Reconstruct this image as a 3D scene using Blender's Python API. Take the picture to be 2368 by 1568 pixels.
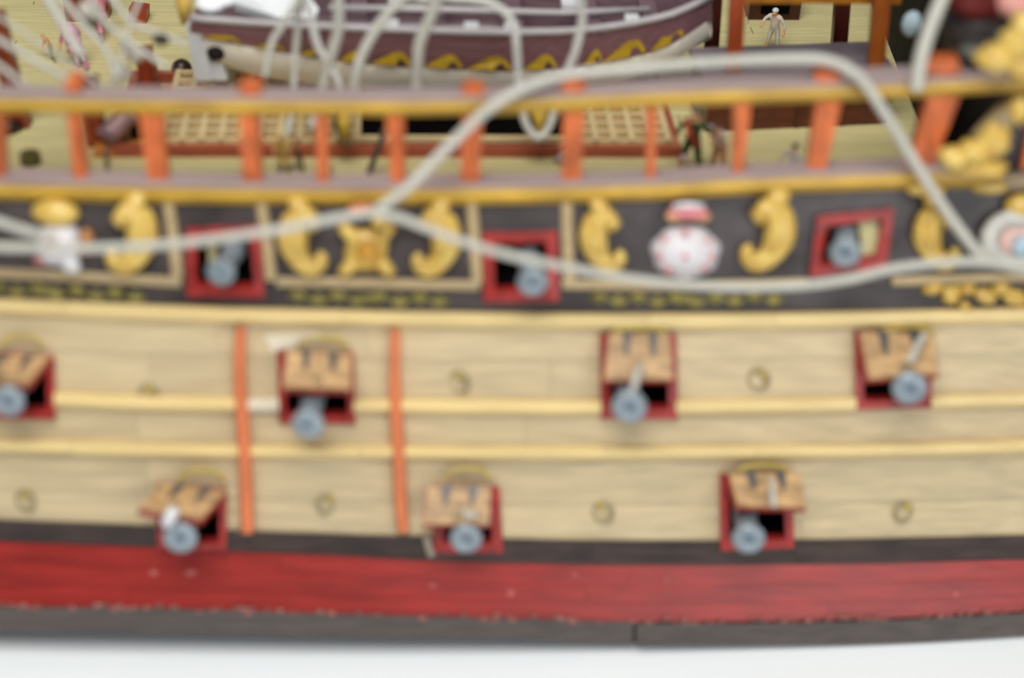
import bpy, math, random
from mathutils import Vector, Matrix, Quaternion
random.seed(7)
for o in list(bpy.data.objects): bpy.data.objects.remove(o)
SC = bpy.context.scene
COL = SC.collection
SC.unit_settings.system = 'METRIC'; SC.unit_settings.scale_length = 0.01      # 1 unit = 1 cm of the model

# ------------------------------------------------------------------ camera
F_PX, CX, CY, WPX = 3700.0, 1183.5, 784.0, 2367.0
PITCH, ROLL, DIST = math.radians(35), math.radians(2.4), 37.0
FW = Vector((0, math.cos(PITCH), -math.sin(PITCH)))
R0, U0 = Vector((1, 0, 0)), Vector((0, math.sin(PITCH), math.cos(PITCH)))
RT = R0*math.cos(ROLL) + U0*math.sin(ROLL)
UP = U0*math.cos(ROLL) - R0*math.sin(ROLL)
CAM = -FW*DIST
cd = bpy.data.cameras.new('camera'); cam = bpy.data.objects.new('camera', cd); COL.objects.link(cam)
m = Matrix((RT, UP, -FW)).transposed().to_4x4(); m.translation = CAM
cam.matrix_world = m
cd.sensor_width = 36; cd.lens = F_PX/WPX*36; cd.clip_start = 0.5; cd.clip_end = 2000
SC.camera = cam

def ray(px, py): return FW*F_PX + RT*(px-CX) + UP*(CY-py)
def on_y(px, py, y):
    d = ray(px, py); return CAM + d*((y-CAM.y)/d.y)
def on_z(px, py, z):
    d = ray(px, py); return CAM + d*((z-CAM.z)/d.z)
DECK = 2.5
focus = on_z(1785, 105, DECK) + Vector((0, 0, .5))
cd.dof.use_dof = True
cd.dof.focus_distance = (focus-CAM).dot(FW)
APERTURE = 1.42                                       # diameter in cm
cd.dof.aperture_fstop = cd.lens*1e-3/APERTURE
cd.dof.aperture_blades = 0

# ------------------------------------------------------------------ world and lamps
W = bpy.data.worlds.new('World'); SC.world = W; W.use_nodes = True
W.node_tree.nodes['Background'].inputs[0].default_value = (.86, .93, 1.0, 1)
W.node_tree.nodes['Background'].inputs[1].default_value = 0.20
def area(name, loc, tgt, size, power, col, sy=None):
    l = bpy.data.lights.new(name, 'AREA'); o = bpy.data.objects.new(name, l); COL.objects.link(o)
    l.size = size; l.energy = power; l.color = col
    if sy: l.shape = 'RECTANGLE'; l.size_y = sy
    o.location = loc; o.rotation_euler = (Vector(tgt)-Vector(loc)).to_track_quat('-Z', 'Y').to_euler()
    return o
area('ceiling_lamp', (-6, -27, 61), (0, 2, -1), 44, 51000, (1.0, .985, .95))
area('window_light', (44, -70, 22), (3, 0, -1), 48, 24000, (.97, .985, 1.0), 36)
vs = SC.view_settings
SC.display_settings.display_device = 'sRGB'
vs.view_transform = 'Standard'; vs.look = 'None'; vs.exposure = -0.17; vs.gamma = 1
SC.render.film_transparent = False
SC.cycles.max_bounces = 6

# ------------------------------------------------------------------ materials
def lin(c): return tuple(((v/255)/12.92 if v/255 <= .04045 else ((v/255+.055)/1.055)**2.4) for v in c)
MATS = {}
def mat(name, rgb, rough=.5, var=.12, scale=(1, 1, 1), ns=3.0, bump=.0, spec=.5, metal=0, rnd=0.0, rgb2=None, coat=0):
    if name in MATS: return MATS[name]
    mt = bpy.data.materials.new(name); mt.use_nodes = True; nt = mt.node_tree; N = nt.nodes; L = nt.links
    b = N['Principled BSDF']; c = lin(rgb)
    tc = N.new('ShaderNodeTexCoord'); mp = N.new('ShaderNodeMapping'); mp.inputs['Scale'].default_value = scale
    L.new(tc.outputs['Object'], mp.inputs['Vector'])
    oi = N.new('ShaderNodeObjectInfo'); vm = N.new('ShaderNodeVectorMath'); vm.operation = 'ADD'
    sc = N.new('ShaderNodeVectorMath'); sc.operation = 'SCALE'; sc.inputs['Scale'].default_value = 37.0
    cmb = N.new('ShaderNodeCombineXYZ'); L.new(oi.outputs['Random'], cmb.inputs[0]); L.new(oi.outputs['Random'], cmb.inputs[2])
    L.new(cmb.outputs[0], sc.inputs[0]); L.new(mp.outputs[0], vm.inputs[0]); L.new(sc.outputs[0], vm.inputs[1])
    nz = N.new('ShaderNodeTexNoise'); nz.inputs['Scale'].default_value = ns; nz.inputs['Detail'].default_value = 5
    L.new(vm.outputs[0], nz.inputs['Vector'])
    mx = N.new('ShaderNodeMix'); mx.data_type = 'RGBA'
    c2 = lin(rgb2) if rgb2 else tuple(v*(1-2*var) for v in c)
    c1 = c if rgb2 else tuple(min(1, v*(1+2*var)) for v in c)
    mx.inputs[6].default_value = (*c1, 1); mx.inputs[7].default_value = (*c2, 1)
    mr = N.new('ShaderNodeMapRange'); mr.inputs[1].default_value = .3; mr.inputs[2].default_value = .7
    L.new(nz.outputs[0], mr.inputs[0]); L.new(mr.outputs[0], mx.inputs[0])
    hs = N.new('ShaderNodeHueSaturation'); L.new(mx.outputs[2], hs.inputs['Color'])
    if rnd:
        mr2 = N.new('ShaderNodeMapRange'); mr2.inputs[3].default_value = 1-rnd; mr2.inputs[4].default_value = 1+rnd
        L.new(oi.outputs['Random'], mr2.inputs[0]); L.new(mr2.outputs[0], hs.inputs['Value'])
    L.new(hs.outputs[0], b.inputs['Base Color'])
    b.inputs['Roughness'].default_value = rough; b.inputs['Metallic'].default_value = metal
    b.inputs['Specular IOR Level'].default_value = spec; b.inputs['Coat Weight'].default_value = coat
    b.inputs['Coat Roughness'].default_value = .3
    if bump:
        bp = N.new('ShaderNodeBump'); bp.inputs['Strength'].default_value = bump; bp.inputs['Distance'].default_value = .05
        L.new(nz.outputs[0], bp.inputs['Height']); L.new(bp.outputs[0], b.inputs['Normal'])
    MATS[name] = mt; return mt
GR = (.25, 5, 5)
M_PLANK = mat('limewood_plank', (198, 179, 142), .45, .075, GR, 1.5, .10, .4, rnd=.07)
M_WALE = mat('boxwood_wale', (226, 200, 140), .4, .06, GR, 1.4, .1, .5, rnd=.05)
M_WPALE = mat('pale_wale', (224, 214, 190), .45, .05, GR, 1.4)
M_DARK = mat('walnut_strake', (54, 40, 35), .42, .3, (.5, 3, 3), 1.6, .2, .45, rnd=.1)
M_RED = mat('red_bottom_paint', (146, 38, 32), .36, .13, (.3, 3, 3), 1.4, .25, .45, rnd=.06)
M_KEEL = mat('grey_walnut', (80, 71, 67), .45, .14, GR, 2.0, .15, .5)
M_FRIEZE = mat('black_frieze', (40, 33, 32), .42, .2, (.8, 1.2, 1.2), 1.0, .25, .45, rgb2=(78, 70, 70))  # grey smudges put specular patches into the black's colour
M_TRIM = mat('tan_moulding', (180, 158, 118), .45, .08, GR, 2.0)
M_GOLD = mat('gold_paint', (226, 196, 104), .26, .12, (1, 1, 1), 2.4, .35, .65, rgb2=(204, 162, 72))  # amber noise puts darker recesses into the gold's colour
M_OLDGOLD = mat('dull_gold_paint', (134, 124, 62), .5, .2, (1, 1, 1), 3, .2)
M_YEL = mat('ochre_rail', (196, 156, 58), .42, .14, (.5, 1, 1), 1.6, .1, .5, rnd=.03)
M_CAP = mat('sheen_lilac_cap', (162, 143, 140), .38, .08, GR, 1.5, .05, .5)  # pale ceiling reflection on the rail top is put into this colour
M_ORG = mat('orange_post', (198, 102, 54), .38, .2, (2, 2, .8), 1.8, .1, .45, rnd=.05)
M_PRED = mat('port_red', (154, 38, 33), .42, .16, (1, 1, 1), 3, .1)
M_LID = mat('lid_wood', (184, 148, 104), .5, .2, (1, 2.5, 2.5), 2.2, .1, rnd=.05)
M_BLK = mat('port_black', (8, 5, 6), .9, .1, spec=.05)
M_HINGE = mat('iron_hinge', (80, 78, 78), .4, .1)
M_GUN = mat('pewter_gun', (138, 150, 158), .3, .1, (1, 1, 1), 2.5, .1, .6, metal=.1)
M_BORE = mat('gun_bore', (96, 114, 130), .5, .05)
M_BRASS = mat('brass_wire', (188, 164, 74), .4, .1, metal=.1)
M_STEEL = mat('ring_wire', (158, 144, 108), .4, .1, metal=.1)
M_ROPE = mat('grey_cord', (192, 190, 179), .5, .05, (1, 1, 1), 6, .1)
M_ROPE2 = mat('pale_cord', (200, 199, 192), .5, .05, (1, 1, 1), 6, .1)
M_WHITE = mat('white_paint', (226, 226, 228), .4, .03)
M_SHELL = mat('shell_enamel', (222, 220, 222), .3, .02, (1, 1, 1), 5, 0, .5, rgb2=(216, 210, 214))
M_PINK = mat('pink_enamel', (224, 128, 136), .4, .1)
M_DECK = mat('deck_plank', (206, 194, 140), .5, .07, GR, 3.0, .1, .4, rnd=.06)
M_CAULK = mat('deck_caulk', (112, 98, 66), .7, .1)
M_GRATE = mat('grating_wood', (208, 186, 138), .5, .06, GR, 3, rnd=.04)
M_UNDER = mat('hatch_bottom_wood', (196, 136, 56), .6, .1)  # brown-tan wood of the hatch bottom
M_MAHO = mat('mahogany', (84, 36, 22), .34, .18, (.5, 3, 3), 2, .1, .5)
M_MAHOTOP = mat('mahogany_top', (120, 108, 112), .35, .06, GR, 2)
M_REDPOST = mat('red_brown_post', (128, 48, 20), .4, .15, (3, 3, .5), 1.5)
M_COAM = mat('coaming', (156, 78, 54), .4, .1, GR, 2, .1)
M_BOAT = mat('boat_purple', (128, 90, 98), .35, .12, GR, 2, .1, .5)
M_BOATIN = mat('boat_inside', (112, 88, 94), .45, .1, GR, 2)
M_BOATW = mat('boat_white', (240, 236, 222), .5, .03, GR, 2)
M_BOATRAIL = mat('boat_gunwale', (182, 176, 176), .4, .06, GR, 2)
M_BYEL = mat('boat_yellow', (184, 150, 34), .45, .12, (1, 1, 1), 4)
M_BULK = mat('dark_bulkhead', (30, 25, 22), .75, .2, (1, 1, 1), 2, 0, .15)
M_CREAM = mat('cream_wood', (188, 178, 130), .5, .06)
M_SKIN = mat('figure_skin', (214, 160, 116), .5, .05)
M_BRONZE = mat('bronze_gun', (142, 110, 110), .4, .15, metal=.2)
def flat(name, rgb): return mat(name, rgb, .5, .08, (1, 1, 1), 8, .1)

# ------------------------------------------------------------------ object helpers
WL = {}
def thing(name, label, cat, loc, group=None, rot=None, scale=None):
    o = bpy.data.objects.new(name, None); COL.objects.link(o); o.location = loc; o.empty_display_size = .3
    o['label'] = label; o['category'] = cat
    if group: o['group'] = group
    if rot is not None: o.rotation_mode = 'QUATERNION'; o.rotation_quaternion = rot
    WL[o.name] = Vector(loc); return o
def tag(o, label, cat, group=None):
    o['label'] = label; o['category'] = cat
    if group: o['group'] = group
    return o
def mobj(name, V, Fc, mt, parent=None, smooth=False, label=None, local=False):
    """one mesh object; V in world cm (or, local=True, in the parent's own axes)"""
    V = [Vector(v) for v in V]
    c = sum(V, Vector())/len(V)
    me = bpy.data.meshes.new(name); me.from_pydata([v-c for v in V], [], Fc)
    me.update()
    if smooth: me.polygons.foreach_set('use_smooth', [True]*len(me.polygons))
    for q in (mt if isinstance(mt, (list, tuple)) else [mt]): me.materials.append(q)
    o = bpy.data.objects.new(name, me); COL.objects.link(o)
    if parent is not None:
        o.parent = parent
        o.location = c if local else c - WL[parent.name]
    else: o.location = c
    WL[o.name] = c
    if label: o['label'] = label
    return o
class MB:
    def __init__(s): s.V = []; s.F = []; s.MI = []
    def add(s, V, Fc, mi=0):
        n = len(s.V); s.V += [Vector(v) for v in V]; s.F += [tuple(i+n for i in f) for f in Fc]; s.MI += [mi]*len(Fc)
    def hexa(s, P, mi=0):      # P: 4 corners front (ccw seen from front), 4 back
        s.add(P, [(0, 1, 2, 3), (7, 6, 5, 4), (0, 4, 5, 1), (1, 5, 6, 2), (2, 6, 7, 3), (3, 7, 4, 0)], mi)
    def box(s, c, sx, sy, sz, ax=None, mi=0):
        c = Vector(c); X, Y, Z = ax if ax else (Vector((1, 0, 0)), Vector((0, 1, 0)), Vector((0, 0, 1)))
        P = [c + X*a*sx/2 + Y*b*sy/2 + Z*d*sz/2 for (a, b, d) in
             ((-1, -1, -1), (1, -1, -1), (1, -1, 1), (-1, -1, 1), (-1, 1, -1), (1, 1, -1), (1, 1, 1), (-1, 1, 1))]
        s.hexa(P, mi)
    def tube(s, P, r, seg=10, mi=0, flat=1.0, flat_axis=None):
        P = [Vector(p) for p in P]; n = len(P)
        rr = r if isinstance(r, (list, tuple)) else [r]*n
        rings = []; up = None
        for i in range(n):
            t = (P[min(i+1, n-1)]-P[max(i-1, 0)]).normalized()
            if flat_axis is not None: a = Vector(flat_axis)
            else: a = up if up is not None else (Vector((0, 0, 1)) if abs(t.z) < .9 else Vector((1, 0, 0)))
            u = (a - t*a.dot(t)).normalized(); v = t.cross(u); up = u
            rings.append([P[i] + u*math.cos(2*math.pi*k/seg)*rr[i]*flat + v*math.sin(2*math.pi*k/seg)*rr[i] for k in range(seg)])
        V = [q for g in rings for q in g]; Fc = []
        for i in range(n-1):
            for k in range(seg):
                a, b = i*seg+k, i*seg+(k+1) % seg
                Fc.append((a, b, b+seg, a+seg))
        Fc.append(tuple(range(seg-1, -1, -1))); Fc.append(tuple((n-1)*seg+k for k in range(seg)))
        s.add(V, Fc, mi)
    def ball(s, c, rx, ry=None, rz=None, seg=12, rings=8, ax=None, mi=0):
        ry = ry or rx; rz = rz or rx; c = Vector(c)
        X, Y, Z = ax if ax else (Vector((1, 0, 0)), Vector((0, 1, 0)), Vector((0, 0, 1)))
        V = [c + Z*rz]; Fc = []
        for i in range(1, rings):
            th = math.pi*i/rings
            for k in range(seg):
                ph = 2*math.pi*k/seg
                V.append(c + X*rx*math.sin(th)*math.cos(ph) + Y*ry*math.sin(th)*math.sin(ph) + Z*rz*math.cos(th))
        V.append(c - Z*rz)
        for k in range(seg): Fc.append((0, 1+k, 1+(k+1) % seg))
        for i in range(rings-2):
            for k in range(seg):
                a = 1+i*seg+k; b = 1+i*seg+(k+1) % seg
                Fc.append((a, a+seg, b+seg, b))
        e = len(V)-1; q = 1+(rings-2)*seg
        for k in range(seg): Fc.append((q+k, e, q+(k+1) % seg))
        s.add(V, Fc, mi)
    def lump(s, c, rx, ry, rz, ax=None, k=.13):
        n = len(s.V); s.ball(c, rx, ry, rz, 16, 11, ax); c = Vector(c); ph = [random.uniform(0, 6.28) for _ in range(4)]
        for i in range(n, len(s.V)):
            d = s.V[i]-c
            u, v, w = d.x/rx, d.y/ry, d.z/rz
            s.V[i] = c + d*(1+k*(math.sin(4.2*u+ph[0])*math.cos(3.4*w+ph[1])+.6*math.sin(7*w+5*u+ph[2])))
    def build(s, name, mt, parent=None, smooth=False, label=None, local=False):
        o = mobj(name, s.V, s.F, mt, parent, smooth, label, local)
        if any(s.MI): o.data.polygons.foreach_set('material_index', s.MI)
        return o
def curve(pts):
    xs = [p[0] for p in pts]; ys = [p[1] for p in pts]; n = len(xs)
    d = [(ys[i+1]-ys[i])/(xs[i+1]-xs[i]) for i in range(n-1)]
    t = [d[0]] + [(d[i-1]+d[i])/2 for i in range(1, n-1)] + [d[-1]]
    def f(x):
        if x <= xs[0]: return ys[0]+t[0]*(x-xs[0])
        if x >= xs[-1]: return ys[-1]+t[-1]*(x-xs[-1])
        i = max(k for k in range(n-1) if xs[k] <= x); h = xs[i+1]-xs[i]; u = (x-xs[i])/h
        return ((2*u**3-3*u*u+1)*ys[i] + (u**3-2*u*u+u)*h*t[i] + (-2*u**3+3*u*u)*ys[i+1] + (u**3-u*u)*h*t[i+1])
    return f
def spline(P, n=8):
    """Catmull-Rom through tuples of any length"""
    out = []; P = [tuple(p) for p in P]
    Q = [tuple(2*a-b for a, b in zip(P[0], P[1]))] + P + [tuple(2*a-b for a, b in zip(P[-1], P[-2]))]
    for i in range(1, len(Q)-2):
        for k in range(n):
            u = k/n
            out.append(tuple(.5*(2*b+(c-a)*u+(2*a-5*b+4*c-d)*u*u+(-a+3*b-3*c+d)*u**3)
                             for a, b, c, d in zip(Q[i-1], Q[i], Q[i+1], Q[i+2])))
    out.append(P[-1]); return out

# ------------------------------------------------------------------ the hull's side as a surface
YAW = 0.085
def plan(X): return 0.0022*(X-1.5)**2 + YAW*X - .0022*2.25
ROWS = [
    (curve([(0, 430), (600, 440), (1200, 436), (1800, 412), (2367, 392)]), 1.10),
    (curve([(0, 633), (400, 651), (650, 652), (1060, 658), (1310, 657), (1600, 660), (1850, 654), (2100, 649), (2367, 640)]), .15),
    (curve([(0, 708), (400, 725), (800, 735), (1200, 742), (1600, 743), (2000, 738), (2367, 728)]), -.10),
    (curve([(0, 918), (400, 933), (900, 938), (1300, 942), (1700, 940), (2367, 924)]), -.90),
    (curve([(0, 1030), (400, 1042), (800, 1045), (1200, 1048), (1700, 1046), (2000, 1042), (2367, 1033)]), -1.30),
    (curve([(0, 1202), (300, 1213), (600, 1229), (950, 1240), (1250, 1248), (1600, 1251), (2000, 1246), (2367, 1238)]), -1.90),
    (curve([(0, 1251), (400, 1267), (560, 1275), (800, 1285), (1000, 1296), (1250, 1303), (1700, 1305), (2000, 1302), (2367, 1293)]), -2.0),
    (curve([(0, 1402), (400, 1408), (790, 1420), (1200, 1431), (1500, 1438), (1700, 1438), (2000, 1433), (2367, 1414)]), -2.80),
    (curve([(0, 1458), (400, 1464), (780, 1472), (1200, 1479), (1480, 1486), (1900, 1487), (2150, 1480), (2367, 1466)]), -2.92),
]
def rowy(i, px):
    k = int(i); f = i-k
    if f < 1e-9: return ROWS[k][0](px)
    return ROWS[k][0](px)*(1-f)+ROWS[k+1][0](px)*f
def at_y(px, py, yb):
    X = (px-CX)/100
    for _ in range(4):
        p = on_y(px, py, yb+plan(X)); X = p.x
    return p
def H(px, py, out=0.0):
    ys = [r[0](px) for r in ROWS]
    j = 0
    while j < len(ys)-2 and py > ys[j+1]: j += 1
    f = (py-ys[j])/(ys[j+1]-ys[j])
    f = max(-.6, min(1.6, f))
    return at_y(px, py, ROWS[j][1]*(1-f)+ROWS[j+1][1]*f - out)
TABLE = min(H(x, rowy(8, x)).z for x in (0, 600, 1184, 1500, 1900, 2367)) - .02
X0P, X1P = -420, 2800

# ------------------------------------------------------------------ table
mb = MB(); mb.box((0, 0, TABLE-1.25), 260, 190, 2.4)
tb = mb.build('table', mat('white_table', (246, 250, 252), .55, .015, (1, 1, 1), .05)); tb['kind'] = 'structure'

# ------------------------------------------------------------------ ship root
ship = thing('model_ship', 'large wooden warship model filling the picture, planked side with open gun ports', 'model ship', (0, 2, TABLE))

# gun ports: outer corners TL TR BR BL (picture px), inset width
PORTS = {
 'A': ((430, 528), (600, 520), (612, 690), (432, 685), 22),
 'B': ((1116, 538), (1288, 535), (1292, 698), (1118, 700), 25),
 'C': ((1890, 500), (2066, 482), (2050, 622), (1871, 641), 24),
 'D': ((-48, 812), (125, 822), (128, 971), (-46, 969), 18),
 'E': ((641, 812), (818, 815), (822, 981), (645, 979), 17),
 'F': ((1387, 772), (1564, 772), (1568, 970), (1389, 969), 22),
 'G': ((1975, 767), (2156, 766), (2154, 944), (1979, 947), 18),
 'H': ((362, 1122), (524, 1130), (523, 1274), (364, 1272), 17),
 'I': ((1000, 1122), (1155, 1126), (1163, 1280), (1003, 1279), 24),
 'J': ((1664, 1096), (1832, 1094), (1836, 1268), (1666, 1274), 20),
}
HOLES = []
for k, (a, b, c, d, w) in PORTS.items():
    HOLES.append((max(a[0], d[0])+5, min(b[0], c[0])-5, max(a[1], b[1])+5, min(c[1], d[1])-5))

def strake(name, mt, ra, rb, pxa, pxb, out, thick, gap=.55, prof=None, cut=True, label=None, step=70, dy=0):
    """a board of the hull between two surface rows, ends at pxa..pxb, cut out where a port is"""
    cuts = {pxa, pxb}
    x = math.ceil(pxa/step)*step
    while x < pxb:
        if x > pxa: cuts.add(x)
        x += step
    if cut:
        for h in HOLES:
            for e in (h[0], h[1]):
                if pxa < e < pxb: cuts.add(e)
    cuts = sorted(cuts)
    prof = prof or [(0, out), (1, out)]
    cols = {}
    def colm(px, y0, y1):
        front = [H(px, y0+(y1-y0)*v, o_) for v, o_ in prof]
        back = [H(px, y1, out-thick), H(px, y0, out-thick)]
        return front+back
    n = len(prof)+2
    groups = [{}]
    for i in range(len(cuts)-1):
        xa, xb = cuts[i], cuts[i+1]; xm = (xa+xb)/2
        a0, a1 = rowy(ra, xm)+dy+gap, rowy(rb, xm)+dy-gap
        hs = [h for h in HOLES if cut and h[0] < xm < h[1] and h[3] > a0 and h[2] < a1]
        if not hs: ivs = [('w', None)]
        else:
            h = hs[0]; ivs = []
            if h[2] > a0+1.5: ivs.append(('t', h))
            if h[3] < a1-1.5: ivs.append(('b', h))
        for kind, h in ivs:
            ends = []
            for px in (xa, xb):
                y0, y1 = rowy(ra, px)+dy+gap, rowy(rb, px)+dy-gap
                if kind == 't': y1 = max(y0+.5, min(y1, h[2]))
                if kind == 'b': y0 = min(y1-.5, max(y0, h[3]))
                ends.append((px, y0, y1))
            key = (kind, h)
            groups[-1].setdefault(key, []).append(ends)
        if not ivs: groups.append({})
    for runs in groups: strake_part(name, mt, runs, n, colm, label)
def strake_part(name, mt, runs, n, colm, label):
    mbx = MB()
    for key, cells in runs.items():
        seq = []
        def flush(seq):
            if not seq: return
            V = []; [V.extend(colm(*e)) for e in seq]; Fc = []
            for i in range(len(seq)-1):
                for k in range(n):
                    a, b = i*n+k, i*n+(k+1) % n
                    Fc.append((a, a+n, b+n, b))
            Fc.append(tuple(range(n))); Fc.append(tuple(reversed([(len(seq)-1)*n+k for k in range(n)])))
            mbx.add(V, Fc)
        for ea, eb in cells:
            if seq and abs(seq[-1][0]-ea[0]) < 1e-6: seq.append(eb)
            else: flush(seq); seq = [ea, eb]
        flush(seq)
    if mbx.V: mbx.build(name, mt, ship, label=label)

def boards(name, mt, ra, rb, ends, out, thick, **k):
    for a, b in zip(ends, ends[1:]): strake(name, mt, ra, rb, a+.35, b-.35, out, thick, **k)
# dark lining shell behind the planks (keeps the inside dark)
for r_ in range(8): strake('hull_lining', M_BULK, r_, r_+1, X0P, X1P, -.14, .12, gap=0)

# black frieze boards
boards('frieze_board', M_FRIEZE, -.0, .52, (X0P, 405, 612, 1095, 1308, 1860, 2080, X1P), .0, .12, gap=.3)
boards('frieze_board', M_FRIEZE, .52, 1, (X0P, 405, 612, 1095, 1308, 1860, 2080, X1P), .0, .12, gap=.3)
boards('frieze_board', M_FRIEZE, 1, 2, (X0P, 500, 1200, 1960, X1P), .0, .12, gap=.3)
# light planks
pl = [2.0, 2.455, 3.0]
for i, (a, b) in enumerate(zip(pl, pl[1:])):
    e = [X0P] + sorted(random.uniform(200, 2200) for _ in range(2)) + [X1P]
    boards('plank', M_PLANK, a, b, e, random.uniform(-.012, .012), .12)
for a, b in ((3.0, 4.0), (4.0, 4.585), (4.585, 5.0)):
    e = [X0P] + sorted(random.uniform(200, 2200) for _ in range(2)) + [X1P]
    boards('plank', M_PLANK, a, b, e, random.uniform(-.012, .012), .12)
# wales: rounded boards standing proud
WP = [(0, .02), (.08, .13), (.28, .21), (.7, .22), (.94, .15), (1, .02)]
def wale(row, half, ends, mt=M_WALE, mats=None):
    for i, (a, b) in enumerate(zip(ends, ends[1:])):
        up, dn = ROWS[row][0], ROWS[row][0]
        strake_w(row, half, a+.5, b-.5, (mats or {}).get(i, mt))
def strake_w(row, half, a, b, mt):
    # local copy of strake on a constant pixel half width round one row
    cuts = {a, b}; x = math.ceil(a/60)*60
    while x < b:
        if x > a: cuts.add(x)
        x += 60
    for h in HOLES:
        if h[2] < ROWS[row][0](h[0]) < h[3]+half:
            for e in (h[0]-4, h[1]+4):
                if a < e < b: cuts.add(e)
    cuts = sorted(cuts); mbx = MB(); n = len(WP)+2; seq = []
    def flush():
        if len(seq) < 2: seq.clear(); return
        V = []
        for px in seq:
            yc = ROWS[row][0](px)
            V += [H(px, yc-half+2*half*v, o_) for v, o_ in WP] + [H(px, yc+half, -.02), H(px, yc-half, -.02)]
        Fc = []
        for i in range(len(seq)-1):
            for k in range(n):
                p, q = i*n+k, i*n+(k+1) % n; Fc.append((p, p+n, q+n, q))
        Fc.append(tuple(range(n))); Fc.append(tuple(reversed([(len(seq)-1)*n+k for k in range(n)])))
        mbx.add(V, Fc); seq.clear()
    for xa, xb in zip(cuts, cuts[1:]):
        xm = (xa+xb)/2; yc = ROWS[row][0](xm)
        if any(h[0]-5 < xm < h[1]+5 and h[2] < yc < h[3]+half for h in HOLES): flush(); continue
        if not seq: seq.append(xa)
        seq.append(xb)
    flush()
    if mbx.V: mbx.build('wale', mt, ship)
wale(2, 19, (X0P, 150, 792, 1500, 1790, X1P))
wale(3, 17, (X0P, 566, 645, 918, 1390, X1P), mats={1: M_WPALE})
wale(4, 16, (X0P, 165, 560, 834, 1400, 1750, X1P))
# dark strake, red bottom, grey garboard
boards('dark_strake', M_DARK, 5, 6, (X0P, 365, 770, 985, 1370, 1840, X1P), .05, .16, gap=.4)
for a, b in ((6, 6.36), (6.36, 6.68), (6.68, 7)):
    e = [X0P] + sorted(random.uniform(200, 2200) for _ in range(2)) + [X1P]
    boards('bottom_plank', M_RED, a, b, e, random.uniform(-.006, .006), .13, gap=.35)
strake('lower_wale', M_KEEL, 7, 8, X0P, 1464, .06, .18, gap=.2)
strake('lower_wale', M_KEEL, 7, 8, 1470, X1P, .11, .23, gap=.2, dy=3)

# worn light spots on the red: paint flakes
for (x, y, rx, ry) in ((355, 1325, 12, 6), (440, 1325, 14, 7), (1180, 1372, 9, 8), (2210, 1375, 10, 7), (1000, 1355, 9, 5), (1540, 1340, 9, 5), (1330, 1330, 8, 4)):
    mb = MB(); n = 9; c0 = H(x, y, .03)
    ring = [H(x+rx*(.7+.5*random.random())*math.cos(2*math.pi*k/n), y+ry*(.7+.5*random.random())*math.sin(2*math.pi*k/n), .022) for k in range(n)]
    ringb = [p+Vector((0, .05, 0)) for p in ring]
    mb.add([c0]+ring+ringb, [(0, 1+k, 1+(k+1) % n) for k in range(n)]+[(1+k, 1+n+k, 1+n+(k+1) % n, 1+(k+1) % n) for k in range(n)])
    mb.build('paint_chip', mat('chipped_paint', (172, 84, 78), .5, .1), ship)
# ragged paint edge: little splashes of pale glue along the lower red edge
mb = MB()
for i in range(120):
    x = random.uniform(-100, 2450); y = rowy(7, x)+random.uniform(-7, 5); r = random.uniform(.02, .09)
    mb.ball(H(x, y, .05), r*1.6, .05, r*.7, 8, 5)
gl = mb.build('glue_residue', mat('dried_glue', (150, 96, 86), .5, .2), ship, True); gl['kind'] = 'stuff'

# fenders
def bar_on_hull(name, mt, pts, out, thick):
    """pts: (px, py, half width px)"""
    P = spline(pts, 6); mbx = MB(); V = []; prof = [(-1, 0), (-1, .6), (-.6, 1), (.6, 1), (1, .6), (1, 0)]
    for x, y, w in P:
        V += [H(x+w*u, y, out-thick+thick*v) for u, v in prof]
    n = len(prof); Fc = []
    for i in range(len(P)-1):
        for k in range(n):
            a, b = i*n+k, i*n+(k+1) % n; Fc.append((a, b, b+n, a+n))
    Fc.append(tuple(range(n))); Fc.append(tuple(reversed([(len(P)-1)*n+k for k in range(n)])))
    mbx.add(V, Fc); return mbx.build(name, mt, ship)
M_FEND = mat('fender_orange', (214, 118, 74), .4, .08, (2, 2, .5), 1.5)
bar_on_hull('fender', M_FEND, [(556, 757, 12), (554, 860, 14), (560, 960, 16), (566, 1060, 16), (570, 1150, 16), (572, 1234, 15)], .32, .36)
bar_on_hull('fender', M_FEND, [(914, 764, 11), (912, 860, 13), (916, 960, 15), (922, 1060, 15), (926, 1150, 15), (932, 1232, 13)], .32, .36)
# tan mouldings of the frieze
def hmould(pts, half, out=.12, mt=M_TRIM):
    P = spline(pts, 6); V = []; prof = [(-1, 0), (-.9, .8), (-.4, 1), (.4, 1), (.9, .8), (1, 0)]; n = len(prof)
    for x, y in P: V += [H(x, y+half*u, -.03+(out+.03)*v) for u, v in prof]
    Fc = []
    for i in range(len(P)-1):
        for k in range(n):
            a, b = i*n+k, i*n+(k+1) % n; Fc.append((a, a+n, b+n, b))
    Fc.append(tuple(reversed(range(n)))); Fc.append(tuple((len(P)-1)*n+k for k in range(n)))
    return mobj('moulding', V, Fc, mt, ship)
hmould([(-420, 612), (0, 632), (200, 641), (418, 653)], 12)
hmould([(640, 652), (850, 655), (1108, 661)], 12)
hmould([(1300, 658), (1600, 661), (1868, 654)], 12)
hmould([(2062, 651), (2200, 646), (2367, 641), (2800, 626)], 12)
for pts in ([(388, 470, 13), (402, 560, 14), (410, 640, 14)], [(604, 470, 13), (616, 560, 14), (626, 650, 14)],
            [(1090, 470, 13), (1097, 560, 14), (1104, 655, 14)], [(1310, 470, 13), (1312, 560, 14), (1316, 650, 14)]):
    o = bar_on_hull('moulding', M_TRIM, pts, .11, .14)
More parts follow.
